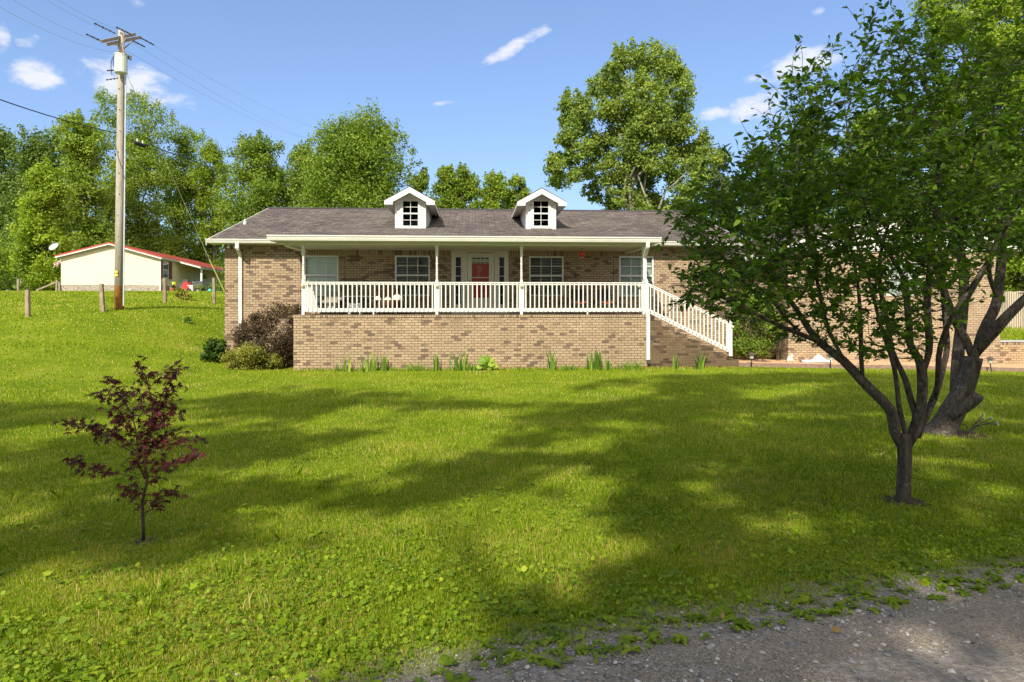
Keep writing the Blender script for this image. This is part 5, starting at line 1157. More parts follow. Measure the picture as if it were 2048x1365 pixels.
# rosettes of plantain and dandelion along the ragged edge of the drive
V, Fc, at = [], [], []
def rosette(x, y, n, L, w, rg):
    z = float(gz(x, y)); tone = rg.uniform(.2, .8)
    for k in range(n):
        az_ = rg.uniform(0, 2*math.pi); e = np.array([math.cos(az_), math.sin(az_), 0]); s_ = np.array([-e[1], e[0], 0]); l = L*rg.uniform(.5, 1.1); el_ = rg.uniform(.15, .9); ww = l*w*rg.uniform(.8, 1.2); b0 = len(V)
        p = np.array([x, y, z]); tv = np.clip(tone + rg.normal(0, .12), 0, 1); seg = 4
        for s in range(seg+1):
            t = s/seg; c = p + e*l*t*math.cos(el_*.9) + np.array([0, 0, l*(math.sin(el_)*t - .55*t*t)]) + np.array([0, 0, .01]); wd = ww*.5*math.sin(math.pi*min(.97, .12+.86*t))**.8
            V.extend([c - s_*wd, c + s_*wd]); at.extend([tv, tv])
        for s in range(seg): Fc.append([b0+2*s, b0+2*s+1, b0+2*s+3, b0+2*s+2])
for k in range(620):
    x = rg.uniform(-2.2, 6.5); off = rg.exponential(.22) - .12; y = float(edge_y(x)) + off
    rosette(x, y, rg.integers(5, 12), rg.uniform(.02, .075), rg.uniform(.15, .5), rg)
for k in range(1100):
    y = 2.5 + 5.5*rg.uniform()**1.4; x = rg.uniform(-.8, .85)*y; 
    if clearmask(np.array([x]), np.array([y]))[0]: rosette(x, y, rg.integers(4, 9), rg.uniform(.025, .075), rg.uniform(.22, .75), rg)
tag(npmesh('roadside_weeds', V, Fc, M['weed_leaf'], None, attr=np.array(at)), 'plantain and dandelion rosettes along the ragged edge of the drive', 'weeds', kind='stuff')
# loose stones
n = 16000; x = rg.uniform(-2.5, 7, n); fr = np.where(rg.uniform(size=n) < .55, rg.normal(-.12, .22, n), rg.uniform(-2.6, .1, n)); y = edge_y(x) + fr; k = (y > 1.4) & (fr < .55); x, y = x[k], y[k]; n = len(x)
S = .0024 + .0028*rg.exponential(1, n).clip(0, 4.5); nrm = rg.normal(size=(n, 3)); 
ico = np.array([(1,0,0),(-1,0,0),(0,1,0),(0,-1,0),(0,0,1),(0,0,-1),(.6,.6,.5),(-.6,.55,.5),(.55,-.6,.5),(-.55,-.6,.45)]); fo = [(4,6,7),(4,7,9),(4,9,8),(4,8,6),(0,6,8),(1,9,7),(2,7,6),(3,8,9),(0,2,6),(2,1,7),(1,3,9),(3,0,8)]
base_ = ico[None]*(1 + rg.normal(0, .18, (n, 10, 1)))*S[:, None, None]*np.stack([rg.uniform(.8, 1.4, n), rg.uniform(.6, 1.1, n), rg.uniform(.4, .8, n)], 1)[:, None, :]
th = rg.uniform(0, 6.28, n); c_, s_ = np.cos(th)[:, None], np.sin(th)[:, None]; bx = base_[..., 0]*c_ - base_[..., 1]*s_; by = base_[..., 0]*s_ + base_[..., 1]*c_
V = np.stack([bx + x[:, None], by + y[:, None], base_[..., 2] + (gz(x, y) + .003)[:, None]], 2).reshape(-1, 3)
Fc = (np.array(fo)[None] + (np.arange(n)*10)[:, None, None]).reshape(-1, 3)
stm = foliage('stone_chips', [(0, (.10,.10,.10)), (.35, (.22,.21,.20)), (.7, (.34,.31,.27)), (1, (.52,.49,.44))], 0.0, .85, .2, .1)
tag(npmesh('gravel', V, Fc, stm, None, attr=np.repeat(rg.uniform(0, 1, n), 10)), 'loose limestone chips scattered over the drive and its verge', 'gravel', kind='stuff')
# fallen leaves
for i, (u, v, s, lab) in enumerate(((1672,1268,.06,'yellow fallen leaf lying on the gravel drive'), (1445,1240,.05,'orange leaf among the roadside weeds, nearest the drive edge'), (1318,1138,.035,'pale yellow leaf lying in the near lawn'), (1836,1172,.045,'brown leaf at the drive edge below the orchard tree'), (1325,1222,.05,'curled brown leaf at the lawn edge left of the orange one'))):
    p = G(u, v); rg2 = np.random.default_rng(i); a = np.array([math.cos(-.3-i), math.sin(-.3-i), 0]); c_ = np.array([-a[1], a[0], 0]); s *= .8
    V = [p - a*s*.5 + [0,0,.012], p + c_*s*.2 - a*s*.1 + [0,0,.03], p + c_*s*.16 + a*s*.25 + [0,0,.025], p + a*s*.5 + [0,0,.014], p - c_*s*.16 + a*s*.2 + [0,0,.012], p - c_*s*.2 - a*s*.15 + [0,0,.012]]
    tag(npmesh('fallen_leaf', V, [[0,1,2,3,4,5]], M['dead_leaf'], None, attr=np.full(6, .2 + .15*i)), lab, 'leaf', 'fallen leaves')
# ================================================================== CREAM HOUSE ON THE SLOPE
def proj(p):
    x, y, z = p; d = y*cy + x*sy; X = (x*cy - y*sy)/d; return CX + F*X, HZ - (z - EYE)/d*F
A3 = D(122, 588, 56.0); e1 = np.array([.9935, .1138]); e2 = np.array([-.1138, .9935]); Wt = 8.0
while proj((A3[0]+e1[0]*Wt, A3[1]+e1[1]*Wt, 4))[0] < 303: Wt += .01
ang = math.atan2(e1[1], e1[0])
far = empty('cream_house', (A3[0], A3[1], 0), 'low cream sided house with a red roof on the slope at left', 'house'); far.rotation_euler = (0, 0, ang)
def wp(X, Y, Z): return np.array([A3[0] + e1[0]*X + e2[0]*Y, A3[1] + e1[1]*X + e2[1]*Y, Z])
def solveY(u, X=None):
    X = Wt if X is None else X; lo, hi = 0, 90
    for _ in range(40):
        m = (lo+hi)/2
        if proj(wp(X, m, 4))[0] < u: lo = m
        else: hi = m
    return (lo+hi)/2
def zat(u, v, X, Y): p = wp(X, Y, 0); d = p[1]*cy + p[0]*sy; return EYE + (HZ-v)/F*d
def loc(b, name, mat, parent=far, smooth=False): return b.build(name, mat, parent, smooth, world=False)
def siding_local(name, col, h=.2):
    m, t, p, o = newmat(name); s = N(t, 'ShaderNodeSeparateXYZ'); t.links.new(pos(t), s.inputs[0]); fr = mth(t, 'FRACT', mth(t, 'DIVIDE', s.outputs[2], h))
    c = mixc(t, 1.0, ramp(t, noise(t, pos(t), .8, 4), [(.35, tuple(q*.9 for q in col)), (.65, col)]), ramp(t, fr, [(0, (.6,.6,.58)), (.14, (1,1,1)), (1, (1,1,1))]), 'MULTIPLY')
    t.links.new(c, p.inputs['Base Color']); p.inputs['Roughness'].default_value = .6; return m
Lh = solveY(462); zs0, zev, zap = 3.70, 6.22, 7.36
m_cs = siding_local('cream_vinyl', (.70,.62,.43)); m_redroof = simple('red_metal_roof', (.36,.055,.035), .4, .15, 1.5, dirt=((.45,.25,.2), .4))
b = MB(); b.prism([(0, zs0), (Wt, zs0), (Wt, zev), (Wt/2, zap), (0, zev)], 'y', 0, .1); loc(b, 'gable_wall', m_cs)
b = MB(); b.box(Wt-.1, Wt, .101, Lh, zs0, zev); b.box(0, .1, .101, Lh, zs0, zev); loc(b, 'side_wall', m_cs)
def stone_mat():
    m, t, p, o = newmat('skirt_stone'); vo = N(t, 'ShaderNodeTexVoronoi'); mp2 = N(t, 'ShaderNodeMapping'); mp2.inputs['Scale'].default_value = (1.6, 1.6, 5); t.links.new(pos(t), mp2.inputs[0]); t.links.new(mp2.outputs[0], vo.inputs['Vector'])
    v2 = N(t, 'ShaderNodeTexVoronoi', feature='DISTANCE_TO_EDGE'); t.links.new(mp2.outputs[0], v2.inputs['Vector'])
    c = ramp(t, vo.outputs['Color'], [(.1, (.20,.17,.13)), (.5, (.36,.31,.24)), (.9, (.50,.46,.38))]); c = mixc(t, 1.0, c, ramp(t, v2.outputs['Distance'], [(0, (.35,.35,.35)), (.1, (1,1,1))]), 'MULTIPLY')
    t.links.new(c, p.inputs['Base Color']); p.inputs['Roughness'].default_value = .9; return m
b = MB(); b.box(.03, Wt-.03, .03, .2, 2.2, zs0-.003); b.box(Wt-.2, Wt-.03, .201, Lh, 2.2, zs0-.003); loc(b, 'stone_skirt', stone_mat())
b = MB(); o_ = .38
for s in (-1, 1):
    ex = Wt/2 + s*(Wt/2+.28); ze = zev - .07; V = [(Wt/2, -o_, zap+.10), (ex, -o_, ze+.09), (ex, Lh+.3, ze+.09), (Wt/2, Lh+.3, zap+.10)]
    b.add(V + [(x, y, z-.05) for x, y, z in V], [[0,1,2,3],[7,6,5,4],[0,4,5,1],[1,5,6,2],[2,6,7,3]])
loc(b, 'roof', m_redroof)
b = MB(); t_ = MB()
for s in (-1, 1):
    ex = Wt/2 + s*(Wt/2+.28); ze = zev - .07
    t_.prism([(Wt/2, zap+.13), (ex, ze+.12), (ex, ze-.01), (Wt/2, zap+.0)], 'y', -o_-.03, -o_-.001)
    b.prism([(Wt/2, zap-.001), (ex, ze-.011), (ex, ze-.12), (Wt/2, zap-.11)], 'y', -o_-.02, -o_)
    b.box(ex-.03, ex+.03, -o_, Lh+.2, ze-.1, ze+.035)
loc(t_, 'rake_trim', m_redroof); loc(b, 'fascia', M['white'])
MB_ = MB().box(Wt+.005, Wt+.10, -.06, .04, 2.7, zev-.02); loc(MB_, 'corner_downspout', M['gutter'])
Ya, Yb, Yc, Yd_ = solveY(318), solveY(324.5), solveY(336.5), solveY(343)
zt_, zb_ = zat(330, 524, Wt, (Yb+Yc)/2), zat(330, 556.5, Wt, (Yb+Yc)/2)
b = MB(); b.box(Wt+.001, Wt+.05, Yb, Yc, zb_, zt_); w_ = loc(b, 'window', M['white'])
b = MB(); zm_ = (zb_+zt_)/2
for z0, z1 in ((zb_+.06, zm_-.04), (zm_+.04, zt_-.06)): b.box(Wt+.051, Wt+.055, Yb+.12, Yc-.12, z0, z1)
loc(b, 'panes', simple('far_glass', (.09,.13,.17), .1, .3, 2, spec=.6), w_)
m_sh = siding_local('burgundy_shutter', (.16,.030,.028), .08)
for y0, y1 in ((Ya, Yb-.03), (Yc+.03, Yd_)): loc(MB().box(Wt+.001, Wt+.06, y0, y1, zb_-.05, zt_+.05), 'shutter', m_sh)
# lean-to porch roof with its posts
Yp0 = solveY(352); pr = 2.2; Ypp = solveY(403, Wt+pr-.1); zlo = zat(403, 538, Wt+pr-.1, Ypp)
b = MB(); V = [(Wt+.2, Yp0, zev+.03), (Wt+pr, Yp0, zlo+.22), (Wt+pr, Lh+.3, zlo+.22), (Wt+.2, Lh+.3, zev+.03)]; b.add(V + [(x, y, z-.06) for x, y, z in V], [[0,1,2,3],[7,6,5,4],[0,4,5,1],[1,5,6,2],[2,6,7,3]]); loc(b, 'porch_roof', m_redroof)
b = MB(); b.box(Wt+pr-.1, Wt+pr-.02, Yp0+.05, Lh, zlo, zlo+.15); b.prism([(Wt+.2, zev-.05), (Wt+pr, zlo+.15), (Wt+pr, zlo), (Wt+.2, zev-.2)], 'y', Yp0+.01, Yp0+.04); loc(b, 'porch_beam', M['white'])
for u in (403, 434):
    Yq = solveY(u, Wt+pr-.1); loc(MB().box(Wt+pr-.18, Wt+pr-.02, Yq-.08, Yq+.08, 2.4, zlo), 'porch_post', M['white'])
loc(MB().box(Wt+.01, Wt+pr, Yp0, Lh, 2.7, zat(400, 586, Wt+1.5, 6)), 'porch_slab', simple('porch_slab', (.3,.28,.25), .9))
for yv in (6.5, 9, 11.5): loc(MB().lathe((Wt*.68, yv, zap-.62), [(.2,0),(.22,.12),(.1,.2)]), 'roof_vent', M['trim_cream'])
# satellite dish on its left eave
dish = empty('satellite_dish', tuple(D(118, 513, 58.5)), 'grey satellite dish on the left end of the cream house roof', 'satellite dish')
c = D(110.5, 495.5, 58.3); b = MB(); ax = np.array([-.35, -.75, .55]); ax /= np.linalg.norm(ax); a_ = np.cross(ax, [0,0,1.]); a_ /= np.linalg.norm(a_); c2_ = np.cross(ax, a_)
V = []; Fq = []
for i, (r, h) in enumerate(((.08, 0), (.25, .03), (.42, .10), (.52, .17))):
    for k in range(20): t = 2*math.pi*k/20; V.append(c + (a_*math.cos(t)*1.05 + c2_*math.sin(t)*.8)*r + ax*h)
for i in range(3):
    for k in range(20): Fq.append([i*20+k, i*20+(k+1)%20, (i+1)*20+(k+1)%20, (i+1)*20+k])
Fq.append(list(range(20))); b.add(V, Fq); b.build('dish', simple('dish_grey', (.50,.52,.52), .4, .05), dish)
b = MB(); b.tube([D(118.5, 513, 58.5), D(116, 506, 58.5), c - ax*.05], .03); b.tube([c - c2_*.4 + ax*.1, c + ax*.5 - c2_*.1], .02); b.box(*sum(([float(q)-.06, float(q)+.06] for q in (c + ax*.5 - c2_*.1)), [])); b.build('mast', M['dark_metal'], dish)
# striped flag
fl = empty('flag', tuple(D(121, 520, 58.2)), 'red and white striped flag drooping at the left corner of the cream house', 'flag')
m, t, p, o = newmat('flag_cloth'); s = N(t, 'ShaderNodeTexCoord'); w = N(t, 'ShaderNodeSeparateXYZ'); t.links.new(s.outputs['Object'], w.inputs[0])
uu = mth(t, 'ADD', mth(t, 'MULTIPLY', w.outputs[0], .8), w.outputs[2]); st = mth(t, 'GREATER_THAN', mth(t, 'FRACT', mth(t, 'MULTIPLY', uu, 5.5)), .5)
t.links.new(mixc(t, st, (.75,.72,.70), (.50,.05,.06)), p.inputs['Base Color'])
V = []; Fq = []
for i in range(9):
    for j in range(5):
        q = D(121 - 14*i/8 + 2*math.sin(j), 520 + 7*i/8 + 2.4*j + .4*math.sin(i*1.8), 58.2 + .1*math.sin(i*1.5)); V.append(q)
for i in range(8):
    for j in range(4): k = i*5+j; Fq.append([k, k+5, k+6, k+1])
npmesh('cloth', V, Fq, m, fl); MB().tube([D(122, 523, 58.2), D(120, 517, 58.1), D(118, 515, 58.0)], .02).build('staff', M['white'], fl)

# things standing on and beside its porch
def at(u, d): p = D(u, 590, d); p[2] = float(gz(p[0], p[1])); return p
def seat(label, u, d, col, w=.6, h=.9):
    p = at(u, d); r = empty('garden_chair', tuple(p), label, 'chair', 'chairs beside the cream house'); mt = simple('chair_'+str(u), col, .6); x, y, z = p
    MB().box(x-w/2, x+w/2, y-w/2, y+w/2, z+.38, z+.46).build('seat', mt, r); MB().bar((x, y+w/2-.03, z+.46), (x, y+w/2+.12, z+h), w, .05, up=(0,1,0)).build('backrest', mt, r)
    for i, j in ((-1,-1),(1,-1),(1,1),(-1,1)): MB().tube([(x+i*(w/2-.04), y+j*(w/2-.04), z+.38), (x+i*(w/2), y+j*(w/2), z)], .025, 6).build('leg', mt, r)
seat('black garden chair right of the yellow bucket beside the cream house', 360, 57.5, (.02,.02,.022)); seat('dark chair left of the red mower by the cream house', 366.5, 58.5, (.03,.03,.035), .5, 1.3); seat('dark blue chair right of the red mower by the cream house', 389, 57.5, (.025,.03,.05), .9, 1.1)
p = at(348.5, 56.5); r = empty('bucket', tuple(p + [0,0,.55]), 'lime yellow bucket left of the black garden chair', 'bucket'); m_y = simple('lime_plastic', (.55,.60,.04), .4)
MB().lathe(p + [0,0,.62], [(.16,0),(.2,.38),(.21,.38),(.2,.36)]).build('pail', m_y, r); MB().tube([p+[-.2,0,1.0], p+[-.1,-.1,.92], p+[.1,-.1,.92], p+[.2,0,1.0]], .012).build('handle', M['dark_metal'], r)
MB().box(p[0]-.3, p[0]+.3, p[1]-.2, p[1]+.2, p[2], p[2]+.6).build('crate_stand', M['wood_post'], r)
p = at(374.5, 56.3); r = empty('mower', tuple(p), 'red lawn mower parked beside the porch of the cream house', 'mower'); x, y, z = p; mr_ = simple('mower_red', (.55,.04,.03), .3)
MB().prism([(x-.32, z+.25), (x+.32, z+.25), (x+.28, z+.75), (x+.05, z+1.0), (x-.22, z+.9)], 'y', y-.35, y+.35).build('hood', mr_, r)
for i in (-1, 1):
    for j in (-1, 1): MB().tube([(x+i*.3, y+j*.36, z+.22), (x+i*.3, y+j*.46, z+.22)], .22, 14).build('wheel', M['black'], r)
MB().tube([(x+.1, y, z+.9), (x+.18, y, z+1.25), (x+.3, y, z+1.3)], .03).build('steering_column', M['black'], r)
p = at(382.5, 56.2); r = empty('storage_box', tuple(p), 'white plastic box standing right of the red mower', 'box'); x, y, z = p; mw_ = simple('old_white_plastic', (.6,.58,.54), .5)
MB().box(x-.2, x+.2, y-.2, y+.2, z, z+.62).build('body', mw_, r); MB().box(x-.23, x+.23, y-.23, y+.23, z+.621, z+.70).build('lid', mw_, r)
p = at(420, 55.5); r = empty('watering_can', tuple(p), 'turquoise watering can on the grass between the porch posts of the cream house', 'watering can'); mt_ = simple('turquoise_plastic', (.03,.42,.34), .35)
MB().lathe(p, [(.14,0),(.16,.2),(.12,.32),(.05,.36)]).build('body', mt_, r); MB().tube([p+[.12,0,.08], p+[.32,0,.32]], .025).build('spout', mt_, r); MB().tube([p+[-.12,0,.28], p+[-.25,0,.22], p+[-.14,0,.06]], .018).build('handle', mt_, r)
def potted(u, d, label, cp, cf, hh=.5, seed=1, h=.3, n=300):
    p = at(u, d); r = empty('potted_plant', tuple(p), label, 'potted plant', 'potted plants beside the cream house'); MB().lathe(p, [(h*.35,0),(h*.5,h),(h*.55,h),(h*.45,h*.9)]).build('pot', cp, r)
    crown_mesh('foliage', [(p[0], p[1], p[2]+h+hh*.4, hh*.5)], n, .09, M[cf], r, seed)
potted(396, 56.5, 'cream pot with an orange leaved plant left of the first porch post', mw_, 'leaf_gold', .8, 401); potted(404.5, 56, 'dark pot at the foot of the first porch post of the cream house', M['black'], 'leaf_mid', .3, 402); potted(415, 57, 'tall dark plant in a pot behind the turquoise watering can', M['black'], 'leaf_dark', 1.0, 403)
potted(345, 56, 'round brown pot near the stone skirt below the shuttered window', simple('rust_pot', (.28,.11,.04), .7), 'leaf_purple', .3, 404, .5)
q = zat(408, 552, Wt+pr-.3, solveY(407, Wt+pr-.3)); pp = wp(Wt+pr-.3, solveY(408, Wt+pr-.3), q); r = empty('hanging_basket', tuple(pp + [0,0,.6]), 'green hanging basket right of the first porch post of the cream house', 'hanging basket')
MB().lathe(pp, [(.08,-.1),(.18,.0),(.2,.08)]).build('basket', M['dark_metal'], r); MB().tube([pp+[0,0,.05], pp+[0,0,.6]], .012).build('wire', M['dark_metal'], r); crown_mesh('foliage', [(pp[0], pp[1], pp[2]-.05, .28)], 350, .09, M['leaf_mid'], r, 405)
def ybush(u, v, d, label, s, seed, mat='leaf_gold', n=900):
    p = D(u, v, d); p[2] = float(gz(p[0], p[1])); r = empty('flowering_shrub', tuple(p), label, 'shrub'); b = MB(); b.tube([p, p+[0,0,s*.6]], .02); b.build('stem', M['bark_maple'], r)
    crown_mesh('foliage', [(p[0]+dx*s, p[1], p[2]+dz*s, rr*s) for dx, dz, rr in ((0,.5,.45),(-.5,.6,.35),(.45,.5,.35),(.1,.95,.3),(-.3,1.0,.25))], n, .10, M[mat], r, seed)
ybush(366, 594, 34, 'yellow flowering shrub right of the third fence post', .55, 410); ybush(444, 596, 44, 'leafy shrub at the left edge of the brick wall, beyond the fence', .8, 411, 'leaf_mid'); ybush(376, 625, 27, 'small broad-leaved weed with a yellow flower on the open slope', .22, 412, 'leaf_iris', 120)

# ================================================================== FENCE POSTS, UTILITY POLE, WIRES
def fpost(u, v, vt, d, lean, label, w=.13):
    p = D(u, v, d); p[2] = float(gz(p[0], p[1])) - .1; top = D(u + lean, vt, d); b = MB(); b.bar(p, top, w, w*.9, up=(0,1,0)); o = b.build('fence_post', M['wood_post']); 
    o['_'] = 0; del o['_']; return tag(o, label, 'fence post', 'old wooden fence posts')
FP = [(56,640,580,24.3,-1,'nearest weathered fence post at the far left of the slope'), (206.5,624,568,26.1,-4,'leaning fence post just left of the utility pole'), (330,604,557,31.3,-1,'fence post in front of the burgundy shuttered window'), (428.5,599,556,34.3,-1,'fence post nearest the brick house, before the cream porch'),
      (36.5,584,558,50,0,'thin distant post on the skyline at the far left'), (113,584,560,50,1,'distant post propping a slanting rail left of the cream house'), (119,583,564,49,0,'short stub of post touching the left corner of the cream house')]
for f_ in FP: fpost(*f_)
b = MB(); b.bar(D(73, 581, 50), D(115, 564, 50), .12, .12, up=(0,1,0)); tag(b.build('fence_rail', M['wood_post']), 'slanting wooden rail leaning on a post left of the cream house', 'fence rail')
dp = 27.0; pb = D(238, 616, dp); pb[2] = float(gz(pb[0], pb[1])) - .2; pt = D(243, 62, dp)
pole = empty('utility_pole', tuple(pb), 'tall wooden utility pole with crossarms and a grey transformer', 'utility pole')
def pole_mat():
    m, t, p, o = newmat('pole_wood'); mp2 = N(t, 'ShaderNodeMapping'); mp2.inputs['Scale'].default_value = (1, 1, .06); t.links.new(pos(t), mp2.inputs[0]); n = noise(t, mp2.outputs[0], 22, 6, .7)
    c = ramp(t, n, [(.3, (.20,.17,.13)), (.7, (.46,.42,.35))]); s = N(t, 'ShaderNodeSeparateXYZ'); t.links.new(pos(t), s.inputs[0])
    k = mth(t, 'ADD', s.outputs[2], mth(t, 'MULTIPLY', n, .25)); f = ramp(t, mth(t, 'DIVIDE', k, 10.0), [(.0, (1,1,1)), (.292, (1,1,1)), (.298, (0,0,0))])
    c = mixc(t, f, c, ramp(t, noise(t, pos(t), 6, 5, .7), [(.35, (.30,.11,.025)), (.6, (.48,.22,.06)), (.75, (.5,.36,.2))]))
    t.links.new(c, p.inputs['Base Color']); p.inputs['Roughness'].default_value = .9; return m
pm = pole_mat(); pd = lambda v: pb + (pt - pb) * ((pb[2] - (EYE + (HZ - v)/F*dp)) / (pb[2] - pt[2]))
MB().tube([pb, pd(400), pd(200), pt], [.19, .165, .14, .125], 14).build('shaft', pm, pole, smooth=True)
mt_w = simple('crossarm_wood', (.25,.21,.16), .9, .25, 8)
for (ua, va, ub, vb_, dd) in ((203, 83.5, 269.5, 69, -.16), (214.5, 89.5, 280.5, 75, .2)):
    MB().bar(D(ua, va, dp+dd-.9), D(ub, vb_, dp+dd+.9), .10, .12).build('crossarm', mt_w, pole)
for (ua, va, ub, vb_, dd) in ((254, 75, 241, 92, -.2), (266, 82, 248, 98, .25), (222, 87, 238, 96, .25), (213, 84, 237, 92, -.2)): MB().bar(D(ua, va, dp+dd), D(ub, vb_, dp+dd), .03, .03).build('brace', mt_w, pole)
tcn = D(242, 148, dp-.36); hT = (148-110)/F*dp
tr_ = MB().lathe(tcn, [(.20,0),(.235,.03),(.24,.05),(.24,hT-.06),(.255,hT-.05),(.255,hT-.01),(.1,hT+.02)], 20).build('transformer', simple('transformer_grey', (.55,.58,.50), .4, .06, 4), pole, smooth=False)
for k in range(2): MB().lathe(tcn + [(-.1+.22*k), 0, hT], [(.03,0),(.05,.04),(.03,.08),(.045,.12),(.02,.2)], 8).build('bushing', simple('porcelain', (.3,.2,.15), .3), tr_)
b = MB(); b.tube([D(251.5, 152, dp-.05), D(247, 612, dp-.12)], .028, 8); b.build('conduit', simple('conduit_grey', (.5,.53,.55), .4), pole)
mb_ = M['black']; rgp = np.random.default_rng(3)
def cable(name, pts, r, mat=mb_, parent=pole, k=5): return MB().tube(pts, r, k, cap=False).build(name, mat, parent)
for (a_, b_2, c_) in (((237,108),(219,118),(232,142)), ((236,110),(222,125),(236,150)), ((234,112),(226,128),(233,136)), ((240,104),(216,112),(224,150))):
    P0, P1, P2 = D(*a_, dp-.2), D(*b_2, dp-.1), D(*c_, dp-.1); cable('jumper', [P0*(1-t)**2 + P1*2*t*(1-t) + P2*t*t for t in np.linspace(0, 1, 9)], .014)
for (u, v, ul, vl) in ((234,157,213,160), (228,141,214,141.5)): 
    b = MB(); 
    for k in range(4): q = D(u + (ul-u)*k/3, v + (vl-v)*k/3, dp-.1); b.tube([q, q + [.06, 0, 0]], .03, 6)
    b.tube([D(u, v, dp-.1), D(ul, vl, dp-.1)], .012); b.build('insulator', mb_, pole)
for (u, v) in ((256, 116), (261, 118)): MB().lathe(D(u, v+3, dp-.2), [(.03,0),(.05,.05),(.03,.1),(.05,.15),(.02,.22)], 8).build('insulator', simple('porcelain_grey', (.12,.12,.11), .4), pole)
MB().tube([D(243,108,dp-.1), D(252,108,dp-.2), D(262,118,dp-.2)], .02).build('bracket', M['dark_metal'], pole)
for v0_ in (544, 550.5): q = D(233.2, v0_, dp-.21); MB().box(q[0]-.05, q[0]+.05, q[1]-.012, q[1], q[2]-.05, q[2]+.05).build('pole_tag', simple('yellow_tag', (.65,.50,.04), .5), pole)
for k in range(9): q = pd(180 + k*42); MB().box(q[0]-.012+.03*(k%3), q[0]+.012+.03*(k%3), q[1]-.19, q[1]-.13, q[2]-.012, q[2]+.012).build('climbing_bolt', M['dark_metal'], pole)
# conductors: from the crossarm over the viewer's left shoulder, and away to the right behind the house
def wire(label, pts, r, sag=.3, name='power_line', group='overhead wires on the utility pole'):
    P_ = [np.array(p, float) for p in pts]; out_ = []
    for a_, b_2 in zip(P_[:-1], P_[1:]):
        for t in np.linspace(0, 1, 16, endpoint=False): out_.append(a_*(1-t) + b_2*t - np.array([0, 0, sag*4*t*(1-t)]))
    out_.append(P_[-1]); o = MB().tube(out_, r, 5, cap=False).build(name, m_wire); return tag(o, label, 'wire', group)
m_wire = simple('aluminium_wire', (.42,.44,.46), .5)
wire('outer overhead wire on the near end of the crossarm, running to the upper left', [D(20, -4, 19), D(205, 84, dp-.9)], .006, .15)
wire('overhead wire from the far end of the crossarm to the upper left', [D(112, -2, 19), D(268, 70, dp+.7)], .0055, .12)
wire('overhead wire on the pole top running to the upper left', [D(95, 2, 19), D(232, 66, dp)], .0055, .1)
wire('lowest bare overhead wire, reaching the left photo edge above the clouds', [D(-30, -2, 17), D(236, 106, dp)], .0055, .25)
wire('overhead wire leaving the crossarm tip to the right', [D(281, 76, dp+.9), D(760, 262, 110)], .007, 2.2)
wire('overhead wire leaving the pole to the right below the crossarm', [D(262, 84, dp), D(740, 286, 110)], .007, 2.2)
wire('lower overhead wire from behind the transformer to the right', [D(250, 100, dp), D(700, 276, 100)], .007, 1.8)
for (ua, va, ub, vb_) in ((189,47,232,68), (173,69,204,83), (233,55,262,69), (281,76,309,91), (266,82,291,95)):
    q = [D(ua + (ub-ua)*t, va + (vb_-va)*t, dp-.3) for t in np.linspace(0, 1, 7)]; b = MB()
    for k in range(6): b.tube([q[k], q[k]*.4 + q[k+1]*.6], .028 if k % 2 else .036, 6)
    b.tube([q[0], q[-1]], .012, 5); b.build('strain_insulator', mb_, pole)
m_wire = mb_
wire('thick black communication cable crossing low behind the pole', [D(-60, 178, 20), D(240, 268, 27.4), D(300, 290, 30), D(480, 350, 48)], .02, .12, 'cable')
p0_, p1_ = D(269, 281, 28.4), D(291, 289, 29.0); r = empty('splice_closure', tuple(p0_), 'black splice case hanging on the low cable just right of the pole', 'splice case')
MB().tube([p0_ + [0,0,-.10], p0_*.9+p1_*.1 + [0,0,-.10], p1_*.9+p0_*.1 + [0,0,-.10], p1_ + [0,0,-.10]], [.05, .09, .09, .05], 10).build('case', mb_, r)
for t in (.25, .75): q = p0_*(1-t) + p1_*t; MB().box(q[0]-.02, q[0]+.02, q[1]-.02, q[1]+.02, q[2]-.04, q[2]+.12).build('hanger', M['gutter'], r)
g0, g1_, g2_ = D(252, 146, dp), D(419, 520, 31.6), D(452, 590, 32.5)
gw = empty('guy_wire', tuple(g2_), 'slanting guy wire from the transformer to behind the brick house, with a yellow guard', 'guy wire')
MB().tube([g0, g1_], .009, 5, cap=False).build('wire', simple('guy_steel', (.5,.5,.45), .5), gw); MB().tube([g1_, g2_], .030, 8).build('guard', simple('yellow_guard', (.55,.52,.16), .5), gw)
